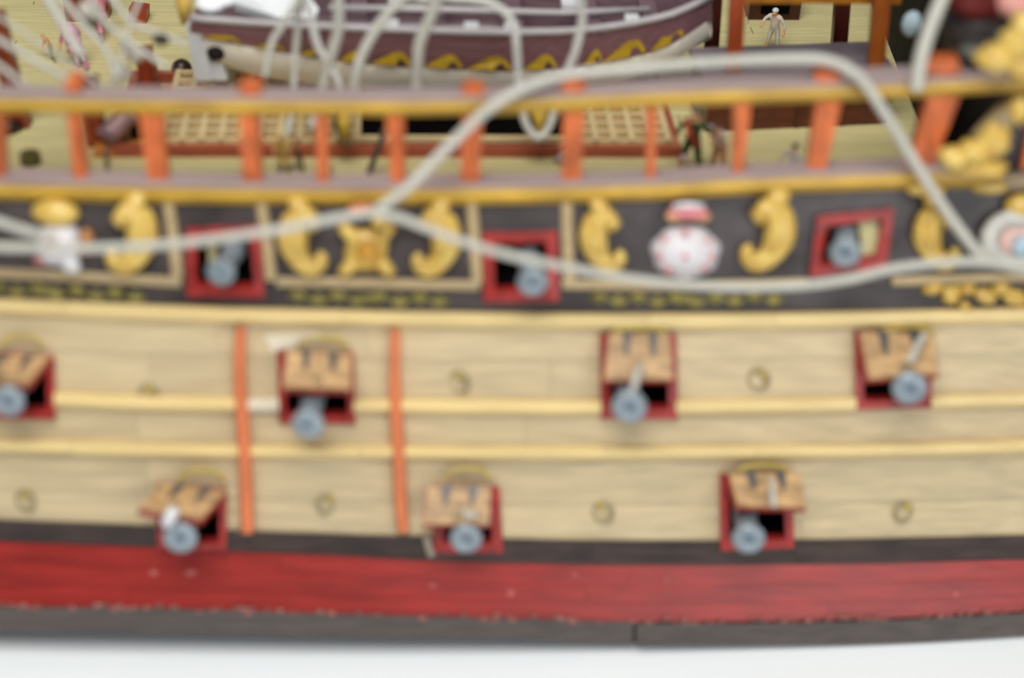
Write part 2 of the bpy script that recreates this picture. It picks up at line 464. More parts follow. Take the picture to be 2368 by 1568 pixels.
# faint pressed scroll ornaments on the black strip
def scroll(x0, x1, y, amp=14, m_=None):
    mb = MB(); n = int((x1-x0)/44)
    for i in range(n):
        xa = x0+(x1-x0)*i/n; w = (x1-x0)/n; s = 1 if i % 2 else -1
        pts = [(xa+w*t, y(xa+w*t)+amp*s*math.sin(math.pi*t)*.8) for t in (0, .2, .4, .6, .8, 1)]
        mb.tube([H(px, py, .03) for px, py in pts], [.03, .07, .1, .1, .06, .03], 6)
        cx = xa+w*.5; mb.ball(H(cx, y(cx)-amp*.3*s, .03), .1, .05, .09, 7, 5)
    c = (x0+x1)/2; mb.ball(H(c, y(c), .05), .18, .08, .14, 8, 6)
    return mb.build('scroll_ornament', M_OLDGOLD, ship, True)
scroll(-120, 335, lambda x: rowy(1, x)+36); scroll(665, 1040, lambda x: rowy(1, x)+36, 12); scroll(1362, 1812, lambda x: rowy(1, x)+34, 11)

# ------------------------------------------------------------------ ports
def inset(q, w):
    a, b, c, d = q
    return ((a[0]+w, a[1]+w), (b[0]-w, b[1]+w), (c[0]-w, c[1]-w), (d[0]+w, d[1]-w))
for k, (a, b, c, d, w) in PORTS.items():
    O = (a, b, c, d); I = inset(O, w)
    out = .14
    fo = [H(*p, out) for p in O]; fi = [H(*p, out) for p in I]
    bo = [H(*p, -.1) for p in O]; bi = [p+Vector((0, .24, 0)) for p in fi]
    V = fo+fi+bo+bi; Fc = []
    for i in range(4):
        j = (i+1) % 4
        Fc += [(i, j, 4+j, 4+i), (i, 8+i, 8+j, j), (4+i, 4+j, 12+j, 12+i)]
    mobj('port_frame', V, [tuple(reversed(f)) for f in Fc], M_PRED, ship)
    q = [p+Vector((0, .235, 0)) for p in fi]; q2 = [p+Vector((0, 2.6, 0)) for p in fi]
    mobj('port_interior', q+q2, [(0, 4, 5, 1), (1, 5, 6, 2), (2, 6, 7, 3), (3, 7, 4, 0), (4, 5, 6, 7)], M_BLK, ship)  # black box puts the unlit space behind the port into its colour
# pale inner planking seen through two of the upper ports
for (p, dep) in ((((1988, 522), (2036, 516), (2030, 606), (1998, 610)), .22), (((468, 572), (494, 572), (490, 640), (474, 640)), .5)):
    q = [H(*e, .14)+Vector((0, dep, 0)) for e in p]; q2 = [v+Vector((0, .1, 0)) for v in q]
    mb = MB(); mb.hexa([q[3], q[2], q[1], q[0], q2[3], q2[2], q2[1], q2[0]]); mb.build('inner_plank', M_CREAM, ship)

# lids: TL TR BR BL, how far the lower edge stands out
LIDS = {
 'D': ((-40, 822), (113, 822), (64, 884), (-88, 884), .75, (70, 16)),
 'E': ((664, 812), (812, 820), (812, 897), (654, 892), .80, (0, 0)),
 'F': ((1408, 770), (1548, 771), (1556, 876), (1398, 878), .70, (0, 0)),
 'G': ((1988, 768), (2160, 768), (2170, 864), (2010, 874), .80, (0, 0)),
 'H': ((372, 1120), (522, 1134), (464, 1196), (322, 1172), .85, (0, 0)),
 'I': ((990, 1124), (1134, 1124), (1130, 1212), (980, 1210), .75, (0, 0)),
 'J': ((1686, 1094), (1848, 1094), (1862, 1172), (1706, 1168), .80, (0, 0)),
}
for k, (a, b, c, d, so, _) in LIDS.items():
    P = [H(*a, .26), H(*b, .26), H(*c, so), H(*d, so)]
    nrm = (P[1]-P[0]).cross(P[3]-P[0]).normalized()
    if nrm.y > 0: nrm = -nrm
    def lerp(u, v): return (P[0]*(1-u)+P[1]*u)*(1-v)+(P[3]*(1-u)+P[2]*u)*v
    q = [lerp(0, 1), lerp(1, 1), lerp(1, 0), lerp(0, 0)]
    mb = MB(); mb.hexa(q+[v-nrm*.10 for v in q]); lid = mb.build('port_lid', M_LID, ship)
    q = [lerp(-.02, 1.03)-nrm*.105, lerp(1.02, 1.03)-nrm*.105, lerp(1.02, .04)-nrm*.105, lerp(-.02, .04)-nrm*.105]
    mb = MB(); mb.hexa(q+[v-nrm*.14 for v in q]); mb.build('lining', M_PRED, lid)
    for u in (.3, .72):
        for_w = .072
        q = [lerp(u-for_w*.4, .5), lerp(u+for_w*.4, .5), lerp(u+for_w, -.02), lerp(u-for_w, -.02)]
        mb = MB(); mb.hexa([v+nrm*.045 for v in q]+[v-nrm*.01 for v in q]); mb.build('hinge', M_HINGE, lid)
    e = lerp(.5, .8)+nrm*.04
    mb = MB(); mb.tube([e+(P[1]-P[0]).normalized()*.1*math.cos(t)+(P[3]-P[0]).normalized()*.1*math.sin(t)+nrm*.02 for t in [i*math.pi/5 for i in range(11)]], .025, 6)
    mb.build('lid_ring', M_STEEL, lid, True)
# brass wire arch above each port (rigol)
for (x, y, w, h) in ((50, 796, 46, 26), (745, 797, 56, 22), (1478, 766, 60, 14), (2098, 764, 62, 14), (468, 1106, 50, 26), (1082, 1100, 50, 24), (1765, 1085, 58, 16)):
    mb = MB(); mb.tube([H(x+w*math.cos(math.pi*t/10), y+14-h*math.sin(math.pi*t/10)-8, .2) for t in range(11)], .05, 6)
    mb.build('rigol', M_BRASS, ship, True)
# threads and a scrap of pale wood at the ports
def thread(pts, r, mt=M_WHITE, name='lanyard'):
    mb = MB(); mb.tube([H(x, y, o_) for x, y, o_ in spline(pts, 5)], r, 7); return mb.build(name, mt, ship, True)
thread([(1480, 845, .62), (1474, 862, .9), (1466, 890, 1.0), (1460, 912, .9)], .085, M_ROPE)
thread([(402, 1180, 1.0), (394, 1194, 1.1), (386, 1210, 1.0)], .15, M_WHITE)
thread([(2138, 772, .45), (2120, 800, .7), (2103, 838, .9)], .08, M_ROPE)
thread([(1782, 1110, .5), (1786, 1140, .85), (1788, 1172, 1.0)], .075, M_ROPE)
thread([(1070, 1180, .9), (1086, 1192, .9), (1100, 1186, .9)], .08, M_ROPE)
thread([(985, 1240, .1), (992, 1268, .12), (998, 1284, .12)], .10, flat('worn_wood', (150, 140, 124)), 'wood_chip')
mb = MB(); q = [(612, 778), (738, 770), (736, 792), (628, 812)]
q3 = [H(*p, .03) for p in q]; mb.hexa([q3[3], q3[2], q3[1], q3[0]]+[v+Vector((0, .05, 0)) for v in (q3[3], q3[2], q3[1], q3[0])])
mb.build('repair_patch', M_WPALE, ship)

# ring bolts (one mesh, copied)
def ring_mesh():
    mb = MB(); mb.tube([Vector((.24*math.cos(t), -.06, .24*math.sin(t)-.2)) for t in [i*math.pi/8 for i in range(17)]], .045, 7)
    return mb
rb0 = None
for (x, y, r) in ((345, 913, .9), (1062, 884, 1), (1755, 878, 1), (755, 1166, .9), (1395, 1184, 1), (2090, 1184, 1), (60, 1158, .95)):
    p = H(x, y, .03)
    if rb0 is None:
        rb0 = ring_mesh().build('ring_bolt', M_STEEL, ship, True); rb0.location = p-WL[ship.name]
        eb = MB(); eb.ball((0, 0, 0), .085, .12, .085, 8, 6); st = eb.build('eye_bolt', M_BRASS, None, True)
        st.parent = rb0; st.location = (0, -.04, .16)
        ro = rb0
    else:
        ro = rb0.copy(); COL.objects.link(ro); ro.location = p-WL[ship.name]
        s2 = st.copy(); COL.objects.link(s2); s2.parent = ro
    ro.rotation_euler = (math.radians(-18), random.uniform(-.5, .5), random.uniform(-.35, .35)); ro.scale = (r, r, r)
    WL[ro.name] = p

# ------------------------------------------------------------------ cannons (along local -Y, muzzle at the origin)
def cannon_parts(root, mt=M_GUN):
    prof = [(.30, 0), (.36, .03), (.385, .09), (.36, .17), (.30, .24), (.255, .34), (.25, .45), (.27, .9), (.30, 1.3), (.30, 2.1)]
    seg = 20; V = []; Fc = []
    for r, y in prof:
        for k in range(seg): V.append((r*math.cos(2*math.pi*k/seg), y, r*math.sin(2*math.pi*k/seg)))
    for i in range(len(prof)-1):
        for k in range(seg):
            a, b = i*seg+k, i*seg+(k+1) % seg; Fc.append((a, a+seg, b+seg, b))
    V.append((0, 2.15, 0)); e = len(V)-1
    for k in range(seg): Fc.append(((len(prof)-1)*seg+k, e, (len(prof)-1)*seg+(k+1) % seg))
    mobj('barrel', V, Fc, mt, root, True, local=True)
    V = []; Fc = []
    rings = [(.31, .0), (.27, -.025), (.15, -.02), (.10, .03), (.10, .3)]
    for r, y in rings:
        for k in range(seg): V.append((r*math.cos(2*math.pi*k/seg), y, r*math.sin(2*math.pi*k/seg)))
    for i in range(len(rings)-1):
        for k in range(seg):
            a, b = i*seg+k, i*seg+(k+1) % seg; Fc.append((b, a, a+seg, b+seg) if False else (a, b, b+seg, a+seg))
    mobj('muzzle_face', V, Fc, mt, root, True, local=True)
    V = [(0, .07, 0)]+[(.125*math.cos(2*math.pi*k/seg), .03, .125*math.sin(2*math.pi*k/seg)) for k in range(seg)]
    mobj('bore', V, [(0, 1+k, 1+(k+1) % seg) for k in range(seg)], M_BORE, root, True, local=True)
def copy_tree(o, name=None):
    r = o.copy(); COL.objects.link(r); WL[r.name] = Vector(o.location)
    for ch in o.children:
        c = ch.copy(); COL.objects.link(c); c.parent = r
        for g in ch.children:
            d = g.copy(); COL.objects.link(d); d.parent = c
    return r
GUNS = [  # muzzle px, out, port centre px, radius px, label
 ((508, 633), .75, (540, 596), 33, 'grey cannon in the leftmost red framed opening of the black frieze'),
 ((1232, 656), .75, (1218, 612), 36, 'grey cannon in the red frieze opening that a sagging grey cord crosses'),
 ((1954, 588), .65, (1962, 556), 37, 'grey cannon in the tilted red frieze opening with cream planking inside'),
 ((16, 931), .9, (38, 900), 38, 'grey cannon under the lid cut off by the left edge of the picture'),
 ((711, 985), 1.1, (722, 925), 37, 'grey cannon in the port between the two orange fenders, drooping below its frame'),
 ((1455, 945), 1.0, (1452, 900), 41, 'grey cannon with a pale thread hanging onto it from the lid, middle row'),
 ((2103, 900), .9, (2092, 880), 41, 'grey cannon in the rightmost port of the middle row, dark gap on its left'),
 ((415, 1247), 1.0, (430, 1200), 40, 'grey cannon under the twisted lid in the lower row, overlapping the red bottom'),
 ((1077, 1249), .9, (1078, 1210), 38, 'grey cannon in the lower row port just right of an orange fender'),
 ((1731, 1250), 1.0, (1722, 1196), 40, 'grey cannon at the left side of the rightmost port in the lower row'),
]
g0 = None
for (mx, my), so, (cx, cy), r, lab in GUNS:
    mz = H(mx, my, so); rear = H(cx, cy, 0)+Vector((0, .55, .0))
    dirv = (rear-mz).normalized()
    q = Vector((0, 1, 0)).rotation_difference(dirv)
    if g0 is None:
        g0 = thing('cannon', lab, 'cannon', mz, 'cannons run out of the gun ports', q); cannon_parts(g0); g = g0
    else:
        g = copy_tree(g0); g.location = mz; g.rotation_quaternion = q; g['label'] = lab
    s = r/38*.98; g.scale = (s, s, s)

# ------------------------------------------------------------------ carvings on the frieze
HN = Vector((0, -.97, .24))
def carve(name, label, cat, c, group=None): return thing(name, label, cat, H(*c, .02), group)
def seahorse(c, mirror, label, s=1.0, tilt=0):
    """scrolled gold sea creature: spine drawn in px round its centre c"""
    t = carve('gold_carving', label, 'carving', c, 'gold scroll carvings along the black frieze')
    spine = [(-10, -68, 18), (2, -72, 26), (6, -52, 30), (-4, -24, 33), (-6, 6, 34), (2, 32, 28), (16, 54, 23), (36, 64, 20), (52, 56, 17), (57, 40, 13), (48, 32, 9)]
    def pos(x, y, o_):
        x, y = x*s*mirror, y*s
        xr = x*math.cos(tilt)-y*math.sin(tilt); yr = x*math.sin(tilt)+y*math.cos(tilt)
        return H(c[0]+xr, c[1]+yr, o_)
    P = spline(spine, 4)
    mb = MB(); mb.tube([pos(x, y, .16) for x, y, r in P], [r*s/100*.98 for x, y, r in P], 12, flat_axis=HN, flat=.75)
    mb.build('body', M_GOLD, t, True)
    mb = MB(); mb.tube([pos(x, y, .34) for x, y in ((2, -62), (10, -44), (2, -18), (2, 8), (10, 30))], [.08*s, .15*s, .17*s, .16*s, .06*s], 8)
    mb.build('mane', M_GOLD, t, True)
    mb = MB(); mb.tube([pos(x, y, .28) for x, y in ((6, -62), (28, -50), (42, -32), (34, -18))], [.18*s, .21*s, .18*s, .08*s], 8)
    mb.build('head', M_GOLD, t, True)
    mb = MB(); mb.tube([pos(x, y, .3) for x, y in ((-24, -30), (-20, 0), (-8, 26))], [.06*s, .12*s, .06*s], 7)
    mb.build('fin', M_GOLD, t, True)
    mb = MB()
    for x, y in ((-4, -14), (-2, 0), (2, 14), (6, 28)):
        mb.tube([pos(x-14, y-2, .3), pos(x, y+3, .42), pos(x+14, y-2, .34)], [.03*s, .05*s, .03*s], 6)
    mb.build('beading', M_GOLD, t, True)
    mb = MB(); mb.tube([pos(42+15*math.cos(a)*(1-a/9), 50+13*math.sin(a)*(1-a/9), .3) for a in [k*.7 for k in range(10)]], [.08*s*(1-k/13) for k in range(10)], 7)
    mb.build('tail_curl', M_GOLD, t, True)
    return t
seahorse((322, 545), -1, 'gold sea horse carving between the white crest at far left and a tan upright', 1.1)
seahorse((683, 553), 1, 'gold sea horse carving just left of the square gold carving', 1.05)
seahorse((1025, 556), -1, 'gold sea horse carving right of the square gold carving, tail hooked to the left', 1.05)
seahorse((1378, 552), 1, 'gold sea horse carving between a tan upright and the white shell', .98)
seahorse((1795, 542), -1, 'gold sea horse carving between the white shell and the tilted red opening', 1.12, .12)
seahorse((2150, 545), 1, 'gold sea horse carving partly behind grey cord, beside the tilted red opening', 1.0)
# square gold hide with four stubs
t = carve('gold_badge', 'square gold carving with four stubby arms under the knotted cord', 'carving', (850, 575))
mb = MB(); mb.lump(H(848, 578, .12), .52, .30, .52, (Vector((1, 0, 0)), HN, Vector((0, .24, .97)))); mb.build('body', M_GOLD, t, True)
mb = MB(); mb.ball(H(850, 580, .36), .27, .22, .30, 12, 8); mb.build('boss', mat('amber_paint', (206, 150, 52), .35, .08), t, True)
for sx, sy in ((-1, -1), (1, -1), (1, 1), (-1, 1)):
    mb = MB(); mb.tube([H(848+sx*26, 578+sy*24, .16), H(848+sx*44, 578+sy*42, .17), H(848+sx*60, 578+sy*56, .14)], [.2, .17, .12], 9); mb.build('arm', M_GOLD, t, True)
# white shell with crown
t = carve('shell_badge', 'white scalloped shell with pink dots under a small pink and gold crown', 'carving', (1585, 578))
V = []; Fc = []; n = 48
ctr = H(1585, 578, .42); V.append(ctr); rings = [(.35, .40), (.7, .3), (1, .06), (1, -.02)]
for rr, o_ in rings:
    for k in range(n):
        a = 2*math.pi*k/n; sc = 1+.035*math.cos(7*a+math.pi/2)*rr
        V.append(H(1585+80*rr*sc*math.cos(a), 583+62*rr*sc*math.sin(a), o_+(.012*math.cos(12*a) if o_ > 0 else 0)))
for k in range(n): Fc.append((0, 1+(k+1) % n, 1+k))
for i in range(3):
    for k in range(n):
        a, b = 1+i*n+k, 1+i*n+(k+1) % n; Fc.append((a, b, b+n, a+n))
mobj('shell', V, Fc, M_SHELL, t, True)
for x, y in ((1584, 538), (1527, 592), (1584, 593), (1634, 558), (1545, 624), (1628, 620), (1536, 555), (1642, 592)):
    mb = MB(); mb.ball(H(x, y, .24 if abs(x-1584) > 20 else .40), .085, .1, .07, 8, 5); mb.build('pink_dot', M_PINK, t, True)
mb = MB(); P = [H(1590+46*math.cos(math.pi*k/8), 506-8*math.sin(math.pi*k/8), .2) for k in range(9)]
mb.tube(P, .12, 8); mb.build('crown_band', mat('crown_gold', (214, 160, 120), .4, .1), t, True)
mb = MB(); mb.ball(H(1590, 490, .2), .46, .2, .16, 14, 8); mb.build('crown_cushion', M_PINK, t, True)
mb = MB(); mb.tube([H(1556, 478, .3), H(1590, 474, .34), H(1626, 478, .3)], .07, 8); mb.build('crown_rim', M_WHITE, t, True)
# crest at far left: gold crown over a white cloth shield
t = carve('crest', 'white crest with pink patch under a rounded gold crown, far left of frieze', 'carving', (132, 560))
mb = MB(); mb.ball(H(128, 492, .16), .54, .28, .30, 16, 8, (Vector((1, 0, 0)), HN, Vector((0, .24, .97)))); mb.build('crown', M_GOLD, t, True)
V = []; Fc = []; n = 24; V.append(H(136, 560, .34))
for rr, o_ in ((.6, .3), (1, .08), (1, -.02)):
    for k in range(n):
        a = 2*math.pi*k/n
        V.append(H(136+50*rr*math.copysign(abs(math.cos(a))**.6, math.cos(a)), 566+50*rr*math.copysign(abs(math.sin(a))**.6, math.sin(a)), o_))
for k in range(n): Fc.append((0, 1+(k+1) % n, 1+k))
for i in range(2):
    for k in range(n):
        a, b = 1+i*n+k, 1+i*n+(k+1) % n; Fc.append((a, b, b+n, a+n))
mobj('shield', V, Fc, M_SHELL, t, True)
mb = MB(); mb.ball(H(120, 560, .3), .2, .05, .09, 10, 6); mb.build('pink_mark', M_PINK, t, True)
mb = MB(); mb.ball(H(200, 548, .1), .16, .14, .2, 10, 6); mb.build('side_scroll', mat('copper_paint', (196, 130, 76), .4, .1), t, True)
mb = MB(); mb.ball(H(194, 584, .1), .1, .1, .1, 8, 6); mb.build('red_knob', M_PRED, t, True)
mb = MB(); mb.ball(H(92, 604, .06), .16, .1, .14, 8, 6); mb.build('red_knob', flat('faded_red', (180, 120, 116)), t, True)
mb = MB(); mb.tube([H(150, 606, .12), H(168, 616, .14), H(184, 618, .1)], [.18, .17, .12], 8); mb.build('ribbon_end', M_WHITE, t, True)
# crest at right edge
t = carve('crest', 'white round crest with red and pale blue middle, cut by the right edge', 'carving', (2345, 545))
mb = MB(); mb.ball(H(2362, 478, .16), .42, .3, .3, 14, 8, (Vector((1, 0, 0)), HN, Vector((0, .24, .97)))); mb.build('crown', M_GOLD, t, True)
mb = MB(); mb.tube([H(2350+66*math.cos(math.pi*2*k/20), 556+54*math.sin(math.pi*2*k/20), .2) for k in range(21)], .2, 10); mb.build('rim', flat('greyish_white', (200, 198, 190)), t, True)
mb = MB(); mb.ball(H(2350, 556, .05), .6, .22, .5, 16, 8, (Vector((1, 0, 0)), HN, Vector((0, .24, .97)))); mb.build('field', flat('coral_enamel', (222, 186, 174)), t, True)
mb = MB(); mb.ball(H(2362, 570, .3), .22, .16, .3, 10, 8); mb.build('blue_boss', flat('pale_blue_enamel', (176, 198, 212)), t, True)
# gold leaf swag low at right
t = carve('gold_swag', 'row of gold leaf lumps hanging under the tan moulding at the right edge', 'carving', (2260, 680))
for i, (x, y, rx, rz) in enumerate(((2156, 668, .26, .12), (2198, 682, .24, .24), (2236, 668, .2, .16), (2276, 684, .3, .18), (2312, 668, .22, .14), (2346, 688, .34, .2), (2400, 676, .3, .2), (2230, 706, .14, .1))):
    mb = MB(); mb.lump(H(x, y, .08), rx, .2, rz, (Vector((.9, 0, .35*(-1)**i)).normalized(), HN, Vector((-.35*(-1)**i, .2, .9)).normalized())); mb.build('leaf', M_GOLD, t, True)
t2 = None

# ------------------------------------------------------------------ rails and posts
def rail(name, yb, ft, h, bt, px0, px1, n=40):
    """ft: front top edge px, h: face height px, bt: back top edge px"""
    xs = [px0+(px1-px0)*i/n for i in range(n+1)]; V = []; C = []
    for x in xs:
        a = at_y(x, ft(x), yb); b = at_y(x, ft(x)+h(x), yb+.02); z = a.z
        k = on_z(x, bt(x), z); dep = max(.35, min(1.1, k.y-a.y))
        m_ = (a+b)/2 + Vector((0, -.10, 0))
        V += [a, m_, b, b+Vector((0, dep, 0)), a+Vector((0, dep, 0))]
        C += [a+Vector((0, -.06, .005)), a+Vector((0, dep+.05, .005)), a+Vector((0, dep+.05, .06)), a+Vector((0, -.03, .06))]
    def skin(m, N):
        Fc = []
        for i in range(n):
            for k in range(m):
                p, q = i*m+k, i*m+(k+1) % m; Fc.append((p, p+m, q+m, q))
        Fc.append(tuple(range(m))); Fc.append(tuple(reversed([n*m+k for k in range(m)])))
        return Fc
    mobj(name, V, skin(5, n), M_YEL, ship)
    mobj('rail_cap', C, [tuple(reversed(f)) for f in skin(4, n)], M_CAP, ship)
UR_F = curve([(0, 224), (300, 228), (600, 231), (1100, 230), (1300, 224), (1500, 213), (1700, 205), (1900, 199), (2100, 191), (2367, 176)])
UR_B = curve([(0, 205), (600, 209), (1100, 208), (1300, 200), (1500, 184), (1700, 174), (1900, 168), (2100, 161), (2367, 150)])
LR_F = curve([(0, 424), (300, 429), (600, 434), (1100, 434), (1500, 424), (1700, 412), (2000, 401), (2367, 384)])
LR_B = curve([(0, 397), (600, 408), (1100, 409), (1500, 400), (1700, 388), (2000, 377), (2367, 358)])
YU, YLR = 1.25, .85
rail('upper_rail', YU, UR_F, lambda x: 36, UR_B, X0P, X1P, 60)
rail('lower_rail', YLR, LR_F, lambda x: 39+max(0, (x-2000)/40), LR_B, X0P, 2316, 50)
# scalloped lower edge of the lower rail on the right
for x in (2140, 2285):
    mb = MB(); mb.ball(at_y(x, LR_F(x)+46, YLR-.05), .45, .12, .16, 14, 8); mb.build('scallop', M_GOLD, ship, True)
hm = [(2300, 422), (2367, 420), (2800, 405)]
mb = MB(); mb.tube([at_y(x, y, YLR+.1) for x, y in hm], .22, 8); mb.build('moulding', mat('grey_tan', (150, 132, 106), .5, .1), ship, True)
POSTS = [ # (top x, bottom x, half width top, bottom, cap y or None)
 (-12, -4, 22, 18, None), (174, 190, 13, 14, 176), (352, 370, 25, 21, None), (580, 586, 22, 21, 190), (745, 748, 12, 12, None),
 (914, 922, 20, 15, None), (1094, 1086, 23, 22, 196), (1326, 1320, 24, 22, 184), (1505, 1503, 12, 10, None), (1714, 1704, 19, 12, None),
 (1912, 1884, 28, 20, 162), (2176, 2126, 37, 24, 132), (2420, 2380, 30, 24, None)]
def post(tx, bx, wt, wb, cap):
    mb = MB(); yt, yb_ = UR_F(tx)+30, LR_F(bx)-14
    off = .32
    secs = []
    top = cap+16 if cap else yt-8
    ytop_b = YU+off
    A = at_y(tx, yt, YU+.22); B = at_y(bx, yb_, YLR+.38)
    d = (A-B)
    s = 100*DIST/(A-CAM).dot(FW)
    wa, wbb = wt/s, wb/s
    def rect(c, w, dep): return [c+Vector((-w, -dep, 0)), c+Vector((w, -dep, 0)), c+Vector((w, dep, 0)), c+Vector((-w, dep, 0))]
    B2 = B-d*.08; A2 = A+d*.02
    a, b = rect(A2, wa, .24), rect(B2, wbb, .22)
    mb.add(b+a, [(0, 1, 5, 4), (1, 2, 6, 5), (2, 3, 7, 6), (3, 0, 4, 7), (4, 5, 6, 7), (3, 2, 1, 0)])
    po = mb.build('rail_post', M_ORG, ship)
    if cap:
        c = at_y(tx, cap, YU+.35); w = (wt+4)/s
        base = at_y(tx, UR_F(tx)-6, YU+.3); base.z -= .05
        mb = MB(); r1, r2, r3, r4 = rect(base, w*.8, .2), rect(base*.55+c*.45, w*.72, .2), rect(base*.45+c*.55, w, .26), rect(c, w*.86, .24)
        ring = [r1, r2, r3, r4]; V = [v for g in ring for v in g]; Fc = []
        for i in range(3):
            for k in range(4):
                p, q = i*4+k, i*4+(k+1) % 4; Fc.append((p, q, q+4, p+4))
        Fc += [(3, 2, 1, 0), (12, 13, 14, 15)]
        mb.add(V, Fc); mb.build('timberhead', M_ORG, po)
for p in POSTS: post(*p)

# ------------------------------------------------------------------ deck
E = Vector((1, YAW, 0)).normalized(); P_ = Vector((-E.y, E.x, 0))
AX = (E, P_, Vector((0, 0, 1)))
mb = MB(); mb.box(Vector((0, 8.9, DECK-.14)), 46, 15.2, .1, AX); mb.build('deck_bed', M_CAULK, ship)
dm = MB(); dm.box((0, 0, 0), 11.6, .232, .06); dm0 = None
nrow = 62
for i in range(nrow):
    off = random.choice((0, 2.9, 5.8, 8.7))
    for k in range(-2, 2):
        c = Vector((0, 8.9, DECK-.03)) + P_*(-7.4+i*.24) + E*(k*11.63+off-2)
        if dm0 is None:
            dm0 = dm.build('deck_plank', M_DECK, ship); o = dm0
        else:
            o = dm0.copy(); COL.objects.link(o)
        o.location = c-WL[ship.name]; o.rotation_euler = (0, 0, math.atan2(E.y, E.x)); WL[o.name] = c
# far side of the ship, plain boards
mb = MB(); mb.box(Vector((0, 16.8, -1.8)), 46, .3, 10.6, AX); mb.build('far_side', M_PLANK, ship)
for sgn in (-1, 1):
    mb = MB(); mb.box(Vector((sgn*21, 7.9, -2.4)), .3, 17, 8.6, AX); mb.build('cross_bulkhead', M_BULK, ship)

# hatch: coaming, two gratings, black sheet for the dark open middle
def dz(px, py, z=DECK): return on_z(px, py, z)
ct = DECK+.26
nl = dz(250, 341, ct); nr = dz(1578, 350, ct)
hx0 = (dz(372, 345, ct)-nl).dot(E); 
L = (nr-nl).dot(E)
def hp(u, v, z=ct): return nl+E*u+P_*v+Vector((0, 0, z-ct))
HD = (dz(800, 174, ct)-nl).dot(P_)
mb = MB(); mb.box(hp(L/2, .1, DECK+.12), L, .24, .28, AX); mb.build('hatch_coaming', M_COAM, ship)
mb = MB(); mb.box(hp(L/2, HD+.12, DECK+.12), L, .22, .28, AX); mb.build('hatch_coaming', M_COAM, ship)
for u in (.12, L-.12):
    mb = MB(); mb.box(hp(u, HD/2+.1, DECK+.12), .22, HD-.24, .27, AX); mb.build('hatch_coaming', M_COAM, ship)
mb = MB(); mb.box(hp(L/2, HD/2, DECK+.015), L-.4, HD-.1, .02, AX); mb.build('hatch_bottom', M_UNDER, ship)
ua = (dz(372, 345, ct)-nl).dot(E); ub = (dz(826, 345, ct)-nl).dot(E); uc = (dz(1338, 345, ct)-nl).dot(E)
mb = MB(); mb.box(hp((ub+uc)/2, HD/2+.2, DECK+.05), uc-ub, HD-.7, .03, AX); mb.build('hatch_dark_sheet', M_BLK, ship)  # black sheet stands in for the dark of the open hatch
mb = MB(); mb.box(hp((ub+uc)/2, .42, ct+.02), uc-ub, .16, .12, AX); mb.build('ledge', M_GRATE, ship)
mb = MB(); mb.box(hp(.5, HD/2, DECK+.2), ua-.9, HD-.3, .05, AX)
def grating(u0, u1, label):
    t = thing('hatch_grating', label, 'grating', hp((u0+u1)/2, HD/2), 'hatch gratings on the deck')
    pu, pv, w = .445, .445, .15
    nu, nv = int(round((u1-u0)/pu)), int(round((HD-.3)/pv)); pu = (u1-u0)/nu; pv = (HD-.3)/nv
    b0 = b1 = None
    for j in range(nv+1):
        c = hp((u0+u1)/2, .27+j*pv, ct+.05)
        if b0 is None:
            mb = MB(); mb.box(c, u1-u0, w, .12, AX); b0 = mb.build('batten', M_GRATE, t)
        else:
            o = b0.copy(); COL.objects.link(o); o.location = c-WL[t.name]
    for i in range(nu+1):
        c = hp(u0+i*pu, .27+(HD-.3)/2, ct+.075)
        if b1 is None:
            mb = MB(); mb.box(c, w, HD-.15, .12, AX); b1 = mb.build('ledge_bar', M_GRATE, t)
        else:
            o = b1.copy(); COL.objects.link(o); o.location = c-WL[t.name]
grating(ua, ub, 'light wood hatch grating left of the dark hatch opening, under the boat')
grating(uc, L-.3, 'light wood hatch grating right of the dark hatch opening, behind a green coated figure')

# ------------------------------------------------------------------ ship's boat on the hatch
BG = curve([(440, 44), (600, 56), (800, 66), (1000, 73), (1200, 77), (1330, 73), (1450, 58), (1560, 33), (1645, -6)])
BB = curve([(440, 84), (600, 113), (800, 146), (1000, 160), (1200, 166), (1350, 154), (1450, 136), (1550, 105), (1645, 42)])
BW = curve([(440, 120), (600, 176), (800, 200), (1000, 210), (1200, 212), (1350, 202), (1450, 182), (1550, 146), (1645, 72)])
BYC, BHB = 7.7, 1.9
def beam(px):
    s = (px-440)/(1645-440)
    return BHB*(min(1, (1-s)/.42)**.6 if s > .58 else 1)*(.62+.38*min(1, s/.35))
def bp(px, py, dy): # point on the near side
    X = (px-CX)/90
    for _ in range(4):
        p = on_y(px, py, BYC+YAW*X-beam(px)+dy); X = p.x
    return p
boat = thing('ships_boat', 'long open boat with purple brown sides, yellow scrolls and white bottom on the hatch', 'boat', bp(1100, 200, 1.5))
xs = [440+(1645-440)*i/26 for i in range(27)]
near, far = [], []
for x in xs:
    b = max(beam(x), .04); g, m1, w = bp(x, BG(x), 0), bp(x, BB(x), .12*b), bp(x, BW(x), .13*b)
    yc = BYC+YAW*g.x
    k = Vector((w.x, yc, w.z-.22))
    def mir(p): return Vector((p.x, 2*yc-p.y, p.z))
    near.append((g, m1, w, k)); far.append((mir(g), mir(m1), mir(w)))
def ribbon(cols, name, mt, thick=0, nsm=True, parent=boat, close=None):
    m_ = len(cols[0]); V = [p for c in cols for p in c]; Fc = []
    for i in range(len(cols)-1):
        for k in range(m_-1):
            a = i*m_+k; Fc.append((a, a+1, a+m_+1, a+m_))
    if close: Fc += close(len(cols), m_)
    return mobj(name, V, Fc, mt, parent, nsm)
ribbon([(n[0], (n[0]+n[1])/2+Vector((0, -.03, 0)), n[1]) for n in near], 'side_plank', M_BOAT)
ribbon([(f[1], f[0]) for f in far], 'side_plank', M_BOAT)
ribbon([(n[1], n[2], n[3], f[2], f[1]) for n, f in zip(near, far)], 'bottom', M_BOATW)
